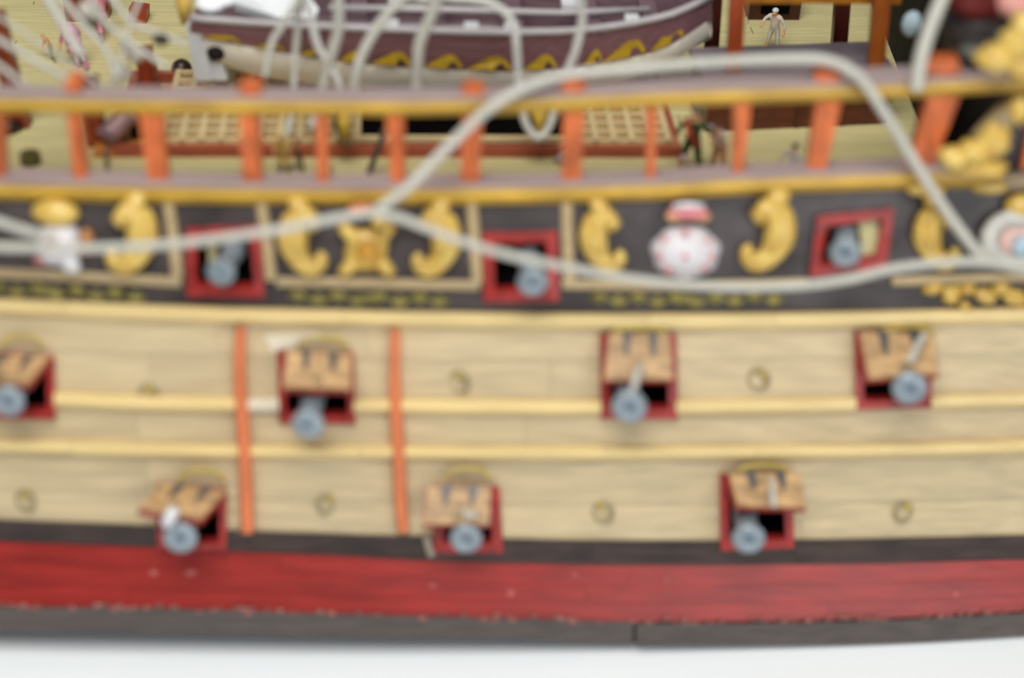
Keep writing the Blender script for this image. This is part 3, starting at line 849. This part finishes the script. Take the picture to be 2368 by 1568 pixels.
ribbon([(n[0]+Vector((0, .1, -.03)), n[1]+Vector((0, .2, 0)), n[2]+Vector((0, .15, .35)), f[2]+Vector((0, -.15, .35)), f[1]+Vector((0, -.2, 0)), f[0]+Vector((0, -.1, -.03))) for n, f in zip(near, far)], 'inner_planking', M_BOATIN)
n, f = near[0], far[0]
mobj('transom', [n[0], n[1], n[2], n[3], f[2], f[1], f[0]]+[p+Vector((.12, 0, 0)) for p in (n[0], n[1], n[2], n[3], f[2], f[1], f[0])],
     [tuple(range(7)), tuple(range(13, 6, -1))]+[(i, 7+i, 7+(i+1) % 7, (i+1) % 7) for i in range(7)], M_BOAT, boat)
for side in (near, far):
    mb = MB(); mb.tube([s_[0]+Vector((0, .0, .03)) for s_ in side], .095, 8); mb.build('gunwale', M_BOATRAIL, boat, True)
# seats across, knees, small white fittings, white folded sail
for x in (640, 830, 1010, 1190, 1370, 1490):
    i = min(range(27), key=lambda k: abs(xs[k]-x)); a, b = near[i][0], far[i][0]
    mb = MB(); mb.box((a+b)/2+Vector((0, 0, -.16)), .42, (b-a).length-.12, .07, AX); mb.build('thwart', M_BOATIN, boat)
for x in (905, 1085, 1165, 1455):
    i = min(range(27), key=lambda k: abs(xs[k]-x)); a = near[i][0]
    mb = MB(); mb.box(a+Vector((0, .1, .1)), .34, .26, .16, AX); mb.build('rowlock', M_WHITE, boat)
for x in (890, 1300):
    i = min(range(27), key=lambda k: abs(xs[k]-x)); a, b = near[i][0], far[i][0]
    mb = MB(); mb.box(a*.45+b*.55+Vector((0, 0, .02)), .5, .5, .22, AX); mb.build('locker', M_WHITE, boat)
mb = MB(); V = [bp(x, y, .35+d) for x, y, d in ((540, 6, .1), (640, 40, 0), (726, 44, 0), (736, 20, .3), (700, -30, 1.3), (540, -30, 1.3))]
Vb = [v-Vector((0, -.1, .25)) for v in V]
sl = MB(); sl.add(V+Vb, [(0, 1, 2, 3, 4, 5), (11, 10, 9, 8, 7, 6)]+[(i, 6+i, 6+(i+1) % 6, (i+1) % 6) for i in range(6)])
tag(sl.build('folded_sail', mat('white_cloth', (240, 242, 244), .6, .02)), 'bright white folded sail lying across the left end of the boat', 'sail')
ol = MB(); ol.tube([bp(760, 18, .8), bp(1000, 22, .9), bp(1300, 30, .9), bp(1500, 22, .9)], .09, 8)
tag(ol.build('oar', M_BOATRAIL, None, True), 'greyish oar laid lengthwise inside the boat', 'oar')
# yellow leaf scrolls along the lower edge of the side
for (xa, xb, h) in ((460, 560, 14), (585, 660, 14), (690, 745, 18), (785, 842, 30), (857, 952, 33), (980, 1070, 33), (1076, 1184, 34), (1208, 1288, 34), (1350, 1392, 34), (1394, 1494, 40), (1502, 1582, 40)):
    outl = [(0, 0), (.25, .45), (.5, .85), (.7, 1), (.85, .8), (1, .12), (.9, 0), (.84, .35), (.74, .5), (.64, .35), (.62, 0), (.3, 0)]
    V = []; n_ = len(outl)
    for o_ in (-.05, .02):
        for u, v in outl:
            x = xa+(xb-xa)*u; y = BB(x)-3-(h*v); V.append(bp(x, y, .1+o_-.02))
    mobj('scroll', V, [tuple(range(n_-1, -1, -1))]+[(i, n_+i, n_+(i+1) % n_, (i+1) % n_) for i in range(n_)], M_BYEL, boat)
# cradle and rudder at the stern
mb = MB(); q = [(428, 60), (462, 60), (492, 186), (452, 186)]
a = [bp(x, y, .1) for x, y in q]; mb.hexa([a[3], a[2], a[1], a[0]]+[v+Vector((0, .3, 0)) for v in (a[3], a[2], a[1], a[0])])
cr = mb.build('boat_cradle', mat('cradle_grey', (196, 198, 200), .5, .03)); tag(cr, 'pale grey upright support under the left end of the boat', 'boat cradle')
mb = MB(); q = [(464, 146), (512, 146), (526, 186), (470, 186)]
a = [bp(x, y, .2) for x, y in q]; mb.hexa([a[3], a[2], a[1], a[0]]+[v+Vector((0, .3, 0)) for v in (a[3], a[2], a[1], a[0])])
o = mb.build('foot', MATS['cradle_grey']); o.parent = cr; o.location = WL[o.name]-WL[cr.name]
mb = MB(); mb.tube([bp(426, -30, .5), bp(424, 10, .5), bp(430, 54, .5)], [.2, .2, .12], 10); o = mb.build('rudder', M_GOLD, boat, True)
mb = MB(); q = [bp(500, 122, .2)]; mb.ball(q[0], .24, .2, .2, 10, 8); tag(mb.build('block', M_BULK, None, True), 'black lump standing in for the shadowed gap under the left end of the boat', 'pulley block')  # black ball put where the cradle leaves a shadowed gap
# white cloth heap at the very stern
mb = MB(); mb.ball(bp(490, 6, .7), .42, .5, .22, 12, 8); mb.ball(bp(520, -6, .9), .4, .5, .22, 12, 8)
tag(mb.build('canvas_bundle', MATS['white_cloth'], None, True), 'small white canvas bundle at the stern of the boat beside the gold rudder', 'bundle')

# ------------------------------------------------------------------ cords
def cord(label, pts, w, mt=M_ROPE, name='cord', group=None, n=8):
    """pts: (px, py, y depth); w: diameter px"""
    P = spline(pts, n); V = []; R = []
    for x, y, d in P:
        p = at_y(x, y, d); V.append(p); R.append(w/2*.76*(p-CAM).dot(FW)/F_PX)
    mb = MB(); mb.tube(V, R, 10); o = mb.build(name, mt, None, True); return tag(o, label, 'cord', group)
cord('thick grey cord rising from the orange toggle over the upper rail, falling at right',
     [(862, 494, -.4), (940, 436, -.1), (1000, 376, .3), (1080, 296, .7), (1150, 238, .9), (1230, 196, 1.2), (1330, 172, 1.6), (1500, 156, 1.7), (1650, 144, 1.7), (1800, 137, 1.6), (1910, 140, 1.4),
      (1985, 178, 1.0), (2045, 262, .7), (2095, 342, .5), (2150, 432, .2), (2210, 520, -.2), (2270, 592, -.7), (2330, 616, -.9), (2460, 640, -1)], 33)
cord('grey cord sagging from the knot across the frieze below the white shell',
     [(866, 494, -.5), (930, 506, -.6), (1000, 534, -.7), (1090, 566, -.9), (1200, 596, -1.3), (1310, 618, -1.1), (1430, 640, -1), (1560, 656, -1), (1700, 664, -1), (1850, 660, -1), (1960, 646, -1), (2070, 620, -1), (2200, 606, -1), (2300, 608, -1), (2460, 626, -1)], 28)
cord('grey cord sagging from the left edge past the white crest up to the knot',
     [(-120, 566, -.7), (0, 571, -.7), (120, 574, -.8), (250, 573, -.8), (400, 564, -.8), (520, 550, -.8), (640, 532, -.7), (760, 508, -.6), (866, 490, -.5)], 30)
cord('short grey cord dropping from the left edge to the white crest',
     [(-120, 470, -.2), (0, 514, -.4), (60, 534, -.6), (128, 552, -.75)], 30)
t = thing('cord_knot', 'orange and gold toggle where the grey cords meet above the square carving', 'toggle', H(850, 488, .4))
mb = MB(); mb.ball(H(838, 486, .45), .34, .2, .13, 12, 8); mb.build('toggle', flat('toggle_orange', (226, 134, 92)), t, True)
mb = MB(); mb.ball(H(876, 512, .5), .18, .16, .16, 10, 8); mb.build('bead', M_GOLD, t, True)
cord('thick pale cord from the top edge to the upper rail beside the dark bulkhead', [(2200, -60, 2.2), (2176, 0, 1.9), (2148, 70, 1.5), (2128, 140, 1.2), (2118, 210, 1.0)], 42)
BL = 'cords lashing the boat down'
cord('leftmost thin cord of the lashings over the left half of the boat', [(700, -40, 4.6), (689, 0, 4.5), (648, 67, 4.4), (628, 101, 4.3), (612, 180, 4.0)], 22, group=BL)
cord('short upright cord over the yellow scrolls in the left half of the boat', [(694, -20, 4.8), (689, 51, 4.7), (683, 122, 4.6), (676, 250, 4.2), (660, 320, 3.9)], 22, group=BL)
cord('pale cord slanting right and down across the left half of the boat', [(700, -20, 4.4), (719, 41, 4.4), (733, 102, 4.3), (762, 152, 4.2), (782, 190, 4.1), (800, 262, 3.9)], 25, M_ROPE2, group=BL)
cord('broad pale cord falling straight from the top edge right of the folded sail', [(784, -40, 4.2), (783, 0, 4.2), (782, 67, 4.2), (768, 122, 4.2), (752, 183, 4.2), (720, 300, 4)], 34, group=BL)
cord('cord leaning left that starts at the arch of cord above the boat middle', [(960, -20, 4.4), (918, 8, 4.4), (868, 70, 4.3), (836, 130, 4.2), (826, 166, 4.1), (800, 300, 3.9)], 34, group=BL)
cord('broad cord dropping across the yellow scrolls in the middle of the boat', [(1014, -40, 4.2), (1008, 0, 4.2), (994, 42, 4.2), (970, 101, 4.2), (965, 162, 4.2), (962, 240, 4.2)], 37, group=BL)
cord('pale cord arching over the boat and looping in a U below the upper rail',
     [(930, 4, 4.6), (1040, -4, 4.5), (1121, 4, 4.4), (1164, 26, 4.3), (1188, 61, 4.2), (1194, 105, 4.1), (1198, 168, 4.0), (1206, 250, 3.8), (1222, 298, 3.7), (1244, 318, 3.6), (1266, 298, 3.7), (1284, 250, 3.8), (1312, 165, 4.0), (1330, 120, 4.1), (1345, 51, 4.2), (1343, 0, 4.2), (1343, -50, 4.2)], 27, M_ROPE2, group=BL)
LG = 'rigging cords at the upper left'
cord('lowest thin cord slanting from the left edge down to the upper rail', [(-40, 130, 2.4), (0, 154, 2.3), (60, 200, 2.1)], 18, group=LG)
cord('thin cord slanting from the left edge past the leaning dark red bitt to the rail', [(-60, 62, 3), (0, 95, 2.9), (80, 140, 2.7), (160, 186, 2.4), (185, 202, 2.2)], 20, group=LG)
cord('broad pale cord from the top edge left of the pink figures', [(100, -40, 4.4), (112, 0, 4.2), (140, 46, 4.0), (160, 84, 3.8), (190, 130, 3.4)], 30, group=LG)
cord('cord crossing the pink figures from the top edge down to the rail', [(128, -30, 4.4), (146, 0, 4.2), (203, 69, 3.8), (243, 113, 3.4), (274, 180, 2.6)], 20, group=LG)
cord('cord from the top edge curving along past the red block to the cradle', [(240, -30, 4.6), (262, 0, 4.4), (304, 52, 4.2), (352, 72, 4.2), (400, 90, 4.2), (428, 106, 4.2)], 18, group=LG)
cord('thin cord from the pink figures slanting down to the cradle foot', [(200, -30, 4), (240, 46, 3.8), (290, 90, 3.6), (352, 134, 3.4), (392, 158, 3.3)], 18, group=LG)

cord('thin cord low over the bare deck at the upper left, crossing two others', [(-40, 20, 4), (40, 66, 3.6), (120, 120, 3.2), (230, 196, 2.4)], 11, group=LG)
cord('thin cord from the red block down past the white cloths', [(330, -20, 4.8), (300, 60, 4.2), (282, 130, 3.6), (276, 196, 3)], 13, group=LG)
cord('thin cord between the pink figures and the rail', [(240, 110, 4), (262, 150, 3.6), (256, 196, 3.2)], 12, M_ROPE2, group=LG)
for (x, y, rx, rz, lab) in ((300, 118, .3, .16, 'white cloth bundle hung among the cords right of the pink figures'), (276, 158, .26, .14, 'small white cloth bundle just above the upper rail at the upper left'), (208, 26, .3, .2, 'cream cloth bundle between two dark red bitts at the top edge')):
    mb = MB(); mb.ball(at_y(x, y, 4.2), rx, .2, rz, 10, 7, (Vector((.8, 0, -.6)), Vector((0, 1, 0)), Vector((.6, 0, .8)))); mb.ball(at_y(x+14, y+12, 4.2), rx*.7, .2, rz, 10, 7)
    tag(mb.build('cloth_bundle', flat('off_white_cloth', (196, 190, 176)), None, True), lab, 'bundle')
for (x, y, lab) in ((212, 50, 'small black pulley block on cords under the cream bundle'), (372, 92, 'tiny dark pulley block on the cord right of the red block')):
    mb = MB(); mb.ball(at_y(x, y, 4.1), .2, .14, .15, 10, 7); tag(mb.build('pulley_block', flat('dark_block', (52, 46, 30)), None, True), lab, 'pulley block')

# ------------------------------------------------------------------ deck fittings
def stick(name, label, cat, a, b, w, mt, group=None, sq=True, parent=None):
    """a, b: (px, py, z or None=deck) ; foot a on the deck at its px, top b at the same depth"""
    A = on_z(a[0], a[1], DECK) if len(a) < 3 else on_z(*a)
    B = on_y(b[0], b[1], A.y+(b[2] if len(b) > 2 else 0))
    s = F_PX/(A-CAM).dot(FW); r = w/2/s
    mb = MB()
    if sq:
        d = (B-A).normalized(); X = Vector((0, 1, 0)).cross(d).normalized(); Y = d.cross(X)
        mb.box((A+B)/2, 2*r, 2*r, (B-A).length, (X, Y, d))
    else: mb.tube([A, B], r, 12)
    o = mb.build(name, mt, parent)
    return tag(o, label, cat, group) if parent is None else o
BT = 'red brown bitts at the upper left'
stick('bitt', 'dark red bitt leaning at the left edge above the upper rail', 'bitt', (52, 290), (-14, 30), 38, M_REDPOST, BT)
stick('bitt', 'short dark red bitt standing below the upper rail beside the bronze deck gun', 'bitt', (228, 334), (206, 180), 36, M_REDPOST, BT)
stick('bitt', 'dark red bitt right of the pink figures, its foot hidden by the upper rail', 'bitt', (358, 235), (330, 112), 36, M_REDPOST, BT)
stick('bitt', 'dark red bitt cut by the top edge left of the pink figures', 'bitt', (180, 42), (166, -50), 44, M_REDPOST, BT)
stick('bitt', 'dark red bitt cut by the top edge directly behind the red headed figure', 'bitt', (240, 36), (236, -50), 30, M_REDPOST, BT)
stick('bitt', 'red block topped with white near the top edge, left of the gold rudder', 'bitt', (322, 46), (322, 14), 40, mat('bright_red_wood', (150, 56, 20), .4, .1), BT)
# bronze deck gun
t = thing('deck_gun', 'bronze gun tilted on the deck behind the lower left rail, dark muzzle upward', 'cannon', dz(255, 350))
A = dz(245, 352)+Vector((0, 0, .35)); B = on_y(302, 262, A.y+.6)
mb = MB(); mb.tube([A, A*.7+B*.3, A*.3+B*.7, B], [.3, .29, .25, .27], 12); mb.build('barrel', M_BRONZE, t, True)
mb = MB(); mb.ball(on_y(318, 300, A.y+.8), .2, .2, .45, 10, 8); mb.build('gun_shade', M_BULK, t, True)  # black lump added as the shade on the gun's right side
mb = MB(); mb.box(A+Vector((0, .1, -.3)), .5, .8, .22, AX); mb.build('carriage', flat('carriage_ochre', (190, 120, 52)), t)
mb = MB(); mb.tube([dz(268, 356), dz(300, 352), dz(345, 356)], .1, 8); mb.build('breeching', flat('carriage_ochre', (190, 120, 52)), t, True)
stick('handspike', 'thin grey handspike standing below the bronze gun', 'tool', (250, 408), (246, 345), 12, flat('grey_iron', (120, 112, 104)), sq=False)
stick('handspike', 'dark iron handspike leaning right beside a rail post, left of the big cord', 'tool', (852, 402), (890, 300), 14, flat('dark_iron', (84, 78, 76)), sq=False)
mb = MB(); mb.ball(dz(422, 178)+Vector((0, 0, .2)), .28, .28, .3, 12, 8)
tag(mb.build('tub', mat('tub_brown', (40, 14, 8), .4, .2), None, True), 'dark brown tub on the deck left of the boat cradle', 'tub')
mb = MB(); mb.tube([dz(10, 292), dz(10, 292)+Vector((0, 0, .25))], [.55, .5], 14)
tag(mb.build('tub', MATS['tub_brown'], None, True), 'brown tub just under the upper rail at the left edge', 'tub')
mb = MB()
for i in range(3): 
    c = dz(72, 378)+Vector((0, 0, .06+.09*i)); mb.tube([c+Vector((.2*math.cos(k*math.pi/6), .2*math.sin(k*math.pi/6), 0)) for k in range(13)], .05, 6)
tag(mb.build('rope_coil', flat('olive_rope', (104, 92, 40)), None, True), 'dark olive coil of rope on the deck at the lower left behind the rail', 'rope coil')
# pulley blocks hanging in the cord loops
for (x, y, lab) in ((1246, 276, 'yellow pulley block hanging in the U of pale cord over the dark hatch'), (796, 290, 'yellow and black pulley block hanging at the left end of the dark hatch')):
    c = at_y(x, y, 3.7); t = thing('pulley_block', lab, 'pulley block', c)
    mb = MB(); mb.tube([c+Vector((0, 0, .38)), c+Vector((0, 0, .1)), c-Vector((0, 0, .3))], [.12, .17, .1], 10); mb.build('shell', mat('block_yellow', (206, 172, 66), .4, .1), t, True)
    mb = MB(); mb.ball(c-Vector((.02, .0, .42)), .2, .16, .12, 10, 6); mb.build('hook', flat('dark_brass', (96, 70, 20)), t, True)
    mb = MB(); mb.tube([c+Vector((-.18, 0, .3)), c+Vector((-.22, 0, 0)), c+Vector((-.06, 0, -.34))], .05, 6); mb.build('strop', M_BULK, t, True)

# mahogany locker with the gallows posts round it, at right
fl = dz(1630, 306); fr = dz(2046, 287)
LX = (fr-fl).length; EX = (fr-fl).normalized(); PX = Vector((-EX.y, EX.x, 0)); AXL = (EX, PX, Vector((0, 0, 1)))
LHt, LDp = 1.35, 1.75
t = thing('deck_locker', 'dark mahogany deck locker with a flat greyish top between the red brown posts', 'locker', (fl+fr)/2+PX*.9)
mb = MB(); mb.box((fl+fr)/2+PX*LDp/2+Vector((0, 0, LHt/2)), LX, LDp, LHt, AXL); mb.build('case', M_MAHO, t)
mb = MB(); mb.box((fl+fr)/2+PX*LDp/2+Vector((0, 0, LHt+.05)), LX+.2, LDp+.2, .1, AXL); mb.build('lid', M_MAHOTOP, t)
for u in (.25, .5, .75):
    mb = MB(); mb.box(fl+EX*LX*u+Vector((0, -.03, LHt*.45)), .1, .06, LHt*.8, AXL); mb.build('stile', M_MAHO, t)
t = thing('gallows', 'red brown gallows of four posts and a cross beam standing round the locker at right', 'gallows', (fl+fr)/2)
def gp(base, top, w, mt):
    B = on_y(top[0], top[1], base.y); s = F_PX/(base-CAM).dot(FW); r = w/2/s
    d = (B-base).normalized(); X = Vector((0, 1, 0)).cross(d).normalized(); Y = d.cross(X)
    mb = MB(); mb.box((base+B)/2, 2*r, 2*r, (B-base).length, (X, Y, d)); mb.build('post', mt, t)
M_GP = mat('gallows_red', (150, 62, 24), .38, .15, (3, 3, .5), 1.5)
M_GPD = mat('gallows_dark', (60, 18, 10), .38, .2, (3, 3, .5), 1.5)
gp(dz(1694, 178, DECK+LHt), (1708, -60), 34, M_GP)
gp(dz(2022, 172, DECK+LHt), (2042, -60), 36, mat('gallows_amber', (150, 78, 22), .38, .15, (3, 3, .5), 1.5))
gp(dz(1640, 168), (1656, -60), 32, M_GPD)
gp(dz(1934, 166), (1952, -60), 34, M_GPD)
a = at_y(1690, -6, 6.6); b = at_y(2080, -22, 6.6); mb = MB(); mb.box((a+b)/2, (b-a).length, .4, .36, AX); mb.build('beam', mat('beam_amber', (170, 108, 24), .4, .12), t)
# dark chest far behind
q = dz(1785, 50)
t = thing('chest', 'dark red chest on the far deck behind the pale figure', 'chest', q)
mb = MB(); mb.box(q+Vector((0, .7, .45)), 1.5, 1.2, .9, AX); mb.build('case', M_GPD, t)
mb = MB(); mb.box(q+Vector((0.05, .05, .45)), .8, .1, .45, AX); mb.build('panel', M_BLK, t)

# forecastle bulkhead at right with its carving
b0, b1 = dz(2046, 84), dz(2150, 352)
D = (b0-b1); D.z = 0; ln = D.length+3; D.normalize(); RX = Vector((D.y, -D.x, 0))
t = thing('forecastle_bulkhead', 'dark bulkhead closing the deck at the right edge, with a pale blue lamp on it', 'bulkhead', b1)
for k in range(5):
    mb = MB(); mb.box(b1+D*(ln/5*(k+.5)-.6)+RX*.15+Vector((0, 0, 2.6)), ln/5-.03, .3, 5.4, (D, RX, Vector((0, 0, 1)))); mb.build('panel', M_BULK, t)
for k in range(4):
    mb = MB(); mb.box(b1+RX*(1.9*(k+.5)+.3)+D*.15+Vector((0, 0, 2.6)), 1.87, .3, 5.4, (RX, D, Vector((0, 0, 1)))); mb.build('panel', M_BULK, t)
mb = MB(); mb.ball(at_y(2108, 56, 5.6), .26, .22, .34, 12, 8); mb.build('lamp', flat('pale_blue_glass', (170, 190, 200)), t, True)
# dark cask with gold mounts at the upper right
t = thing('anchor_buoy', 'big dark rounded buoy with red top lying above the rail in the upper right corner', 'buoy', at_y(2270, 70, 1.9))
mb = MB(); mb.ball(at_y(2262, 66, 2.2), .85, .8, .78, 18, 12); mb.build('body', mat('buoy_black', (44, 38, 36), .42, .2), t, True)
mb = MB(); mb.ball(at_y(2258, 6, 2.0), .72, .6, .34, 16, 10); mb.build('top', mat('buoy_red', (84, 22, 18), .6, .2, spec=.2), t, True)
mb = MB(); mb.ball(at_y(2250, 118, 1.6), .36, .3, .2, 12, 8); mb.build('patch', mat('buoy_grey', (84, 86, 78), .5, .1), t, True)
t = thing('gold_figurehead', 'gold lumpy carving at the right edge above the end of the upper rail', 'carving', at_y(2340, 140, 1.3))
for (x, y, rx, rz) in ((2300, 134, .42, .3), (2350, 100, .36, .42), (2370, 60, .34, .34), (2362, 150, .4, .3)):
    mb = MB(); mb.lump(at_y(x, y, .4), rx, .35, rz); mb.build('lump', M_GOLD, t, True)
mb = MB(); mb.ball(at_y(2350, 10, 1.6), .5, .4, .3, 12, 8); mb.build('pink_cap', flat('salmon', (214, 150, 140)), t, True)
t = thing('rail_scroll', 'gold scrolled knee with a cream brace where the lower rail ends at right', 'carving', at_y(2240, 360, .9))
mb = MB(); mb.tube([at_y(2370, 226, 1.7), at_y(2320, 270, 1.5), at_y(2262, 326, 1.2)], [.34, .32, .26], 10); mb.build('brace', mat('cream_brace', (176, 156, 112), .45, .08), t, True)
for (x, y, rx, rz) in ((2204, 364, .34, .24), (2252, 350, .40, .30), (2300, 326, .36, .42), (2270, 386, .6, .2), (2356, 256, .2, .3)):
    mb = MB(); mb.lump(at_y(x, y, .3), rx, .32, rz); mb.build('scroll', M_GOLD, t, True)
mb = MB(); q = [(2318, 300), (2420, 280), (2420, 424), (2326, 424)]
a = [at_y(x, y, 1.25) for x, y in q]; mb.hexa([a[3], a[2], a[1], a[0]]+[v+Vector((0, .4, 0)) for v in (a[3], a[2], a[1], a[0])]); mb.build('end_panel', M_FRIEZE, ship)

# ------------------------------------------------------------------ figures
def person(label, foot, hcm, colors, face=0, lean=0, arms=((.25, .1, .52), (-.25, .1, .52)), legs=.1, hair=(60, 44, 36), lie=None, bend=0, coat=None):
    """one continuous skinned body; colours by body zone: coat, legs, boots"""
    base = dz(*foot); t = thing('person', label, 'person', base, 'little figures of the crew on deck')
    J = {'pel': (0, 0, .50, .085), 'bel': (0, .01+bend*.08, .60, .085), 'che': (0, bend*.2, .73-bend*.05, .105), 'nec': (0, bend*.28, .84-bend*.1, .045), 'hea': (0, .01+bend*.34, .905-bend*.13, .066), 'top': (0, .0+bend*.36, .96-bend*.14, .05)}
    ed = [('pel', 'bel'), ('bel', 'che'), ('che', 'nec'), ('nec', 'hea'), ('hea', 'top')]
    J['nos'] = (0, J['hea'][1]+.075, J['hea'][2]-.005, .016); ed.append(('hea', 'nos'))
    for s, sx in (('L', -1), ('R', 1)):
        ax, ay, az = arms[0 if sx > 0 else 1]
        ax = abs(ax)*sx if ax*sx > 0 or True else ax
        J['sh'+s] = (.115*sx, J['che'][1], J['che'][2]+.05, .05)
        e = Vector((.115*sx, J['che'][1], J['che'][2]+.05)); h = Vector((ax, ay+J['che'][1], az))
        mid = (e+h)/2+Vector((.05*sx, -.03, 0)); J['el'+s] = (*mid, .038); J['wr'+s] = (*h, .028)
        hd = (h-mid).normalized(); q = h+hd*.045; J['ha'+s] = (*q, .026)
        ed += [('che', 'sh'+s), ('sh'+s, 'el'+s), ('el'+s, 'wr'+s), ('wr'+s, 'ha'+s)]
        for f_ in range(3):
            fp = q+hd*.04+Vector(((f_-1)*.018, .01, -.006)); J['f%d%s' % (f_, s)] = (*fp, .009); ed.append(('ha'+s, 'f%d%s' % (f_, s)))
        J['th'+s] = (*(q+Vector((-.03*sx, .02, 0))), .009); ed.append(('ha'+s, 'th'+s))
        J['hi'+s] = (.06*sx, 0, .47, .075); J['kn'+s] = ((.06+legs*.5)*sx, .03, .27, .052); J['an'+s] = ((.06+legs)*sx, 0, .055, .036); J['to'+s] = ((.07+legs)*sx, .085, .022, .026)
        ed += [('pel', 'hi'+s), ('hi'+s, 'kn'+s), ('kn'+s, 'an'+s), ('an'+s, 'to'+s)]
    names = list(J); V = [Vector(J[n][:3])*hcm for n in names]
    me = bpy.data.meshes.new('body'); me.from_pydata(V, [(names.index(a), names.index(b)) for a, b in ed], [])
    o = bpy.data.objects.new('body', me); COL.objects.link(o)
    md = o.modifiers.new('skin', 'SKIN'); md.use_smooth_shade = True
    for i, n in enumerate(names):
        r = J[n][3]*hcm; me.skin_vertices[0].data[i].radius = (r, r)
    me.skin_vertices[0].data[0].use_root = True
    sd = o.modifiers.new('sub', 'SUBSURF'); sd.levels = 1; sd.render_levels = 1
    dg = bpy.context.evaluated_depsgraph_get(); nm = bpy.data.meshes.new_from_object(o.evaluated_get(dg))
    bpy.data.objects.remove(o)
    zone = {}
    for n in names:
        zone[n] = 3 if n in ('hea', 'top', 'nos', 'nec') or n[:2] in ('wr', 'ha', 'th') or n[0] == 'f' else 2 if n[:2] in ('an', 'to') else 1 if n[:2] in ('hi', 'kn') or n == 'pel' else 0
    nm.materials.clear()
    for c in colors: nm.materials.append(flat('cloth_%d_%d_%d' % c, c))
    nm.materials.append(M_SKIN)
    for p in nm.polygons:
        c = p.center; k = min(range(len(V)), key=lambda i: (V[i]-c).length_squared); p.material_index = zone[names[k]]; p.use_smooth = True
    b = bpy.data.objects.new('body', nm); COL.objects.link(b); b.parent = t; WL[b.name] = base
    hb = MB(); hp_ = Vector(J['top'][:3])*hcm; hb.ball(hp_+Vector((0, -.02, 0))*hcm, .07*hcm, .075*hcm, .055*hcm, 10, 6)
    hb.build('hair', flat('hair_%d_%d_%d' % hair, hair), t, True, local=True)
    if coat:
        cb = MB(); cb.lump(Vector((0, .02, .66))*hcm, .2*hcm, .17*hcm, .24*hcm); cb.lump(Vector((.05, .0, .42))*hcm, .17*hcm, .15*hcm, .14*hcm)
        cb.build('coat', flat('coat_%d_%d_%d' % coat, coat), t, True, local=True)
    t.rotation_euler = (0, 0, face); 
    if lie: t.rotation_euler = (lie, 0, face)
    if lean: t.rotation_euler = (0, lean, face)
    return t
person('pale clothed figure with white headscarf standing on far deck between the gallows posts', (1785, 114), 1.32,
       ((214, 200, 190), (190, 186, 176), (206, 160, 92)), face=2.6, arms=((.2, .16, .6), (.24, .02, .46)), legs=.07, hair=(214, 214, 216), bend=.35)
person('figure in a dark green coat with a red sash standing before the right grating', (1594, 398), 1.72, ((44, 62, 24), (40, 62, 34), (196, 140, 60)), face=2.8, arms=((.22, .08, .5), (.3, .12, .62)), legs=.09, hair=(60, 74, 82))
gc = [o for o in COL.objects if o.name.startswith('person') and 'green coat' in o.get('label', '')][0]
mb = MB(); mb.tube([(.2, .1, 1.42), (.06, .24, 1.16), (-.14, .2, .86), (-.2, .06, .78)], [.05, .07, .07, .05], 7); mb.tube([(.06, .22, 1.2), (.0, .26, 1.05)], .09, 7); mb.build('sash', flat('red_sash', (170, 60, 26)), gc, True, local=True)
mb = MB(); mb.tube([(.16, .1, .5), (.14, .1, .28)], .085, 7); mb.build('stocking', flat('pink_stocking', (206, 176, 180)), gc, True, local=True)
person('figure in a white shirt and tan breeches bending beside the green coated one', (1660, 398), 1.5, ((214, 200, 206), (214, 150, 110), (120, 84, 60)), face=2.2, arms=((.3, .2, .8), (.25, .2, .84)), legs=.08, hair=(96, 50, 44), bend=.5)
person('dark haired figure in white shirt peeping over the lower rail near a post', (1824, 428), 1.1, ((220, 216, 212), (130, 132, 136), (60, 56, 54)), face=2.4, legs=.06, hair=(58, 54, 46))
person('figure in a yellow smock with black boots by the left end of the dark hatch', (658, 398), 1.15, ((216, 184, 104), (206, 170, 84), (40, 32, 38)), face=3.0, arms=((.16, .08, .55), (.16, .1, .6)), legs=.03, hair=(214, 190, 120), bend=.3)
person('crouching figure in dark brown right beside the yellow smock', (694, 392), .8, ((66, 42, 28), (60, 54, 40), (50, 40, 36)), face=2.4, legs=.1, hair=(60, 36, 26), bend=.8)
person('figure in a pink coat with a red cap among the cords at the upper left', (238, 96), 1.6, ((214, 120, 144), (214, 140, 156), (150, 110, 110)), face=2.0, lean=.35, legs=.06, hair=(196, 44, 60), coat=(216, 124, 146))
person('figure in white and magenta leaning over the deck just left below the pink coat', (196, 160), 1.4, ((206, 120, 136), (206, 190, 206), (190, 110, 160)), face=2.5, lean=.4, legs=.07, hair=(170, 110, 116), bend=.4, coat=(204, 150, 170))
person('small figure in orange and olive alone on the bare deck at the upper left', (126, 142), .8, ((200, 142, 74), (128, 124, 70), (120, 116, 60)), face=2.2, lean=.4, legs=.08, hair=(200, 160, 104), bend=.5)
person('figure in pale blue lying on deck against the coaming under the U shaped cord', (1286, 384), .9, ((176, 190, 190), (150, 160, 160), (120, 120, 116)), face=2.4, lie=.9, legs=.04, hair=(200, 150, 90))

print('TABLE', TABLE, 'focus', cd.dof.focus_distance, 'objs', len(bpy.data.objects))
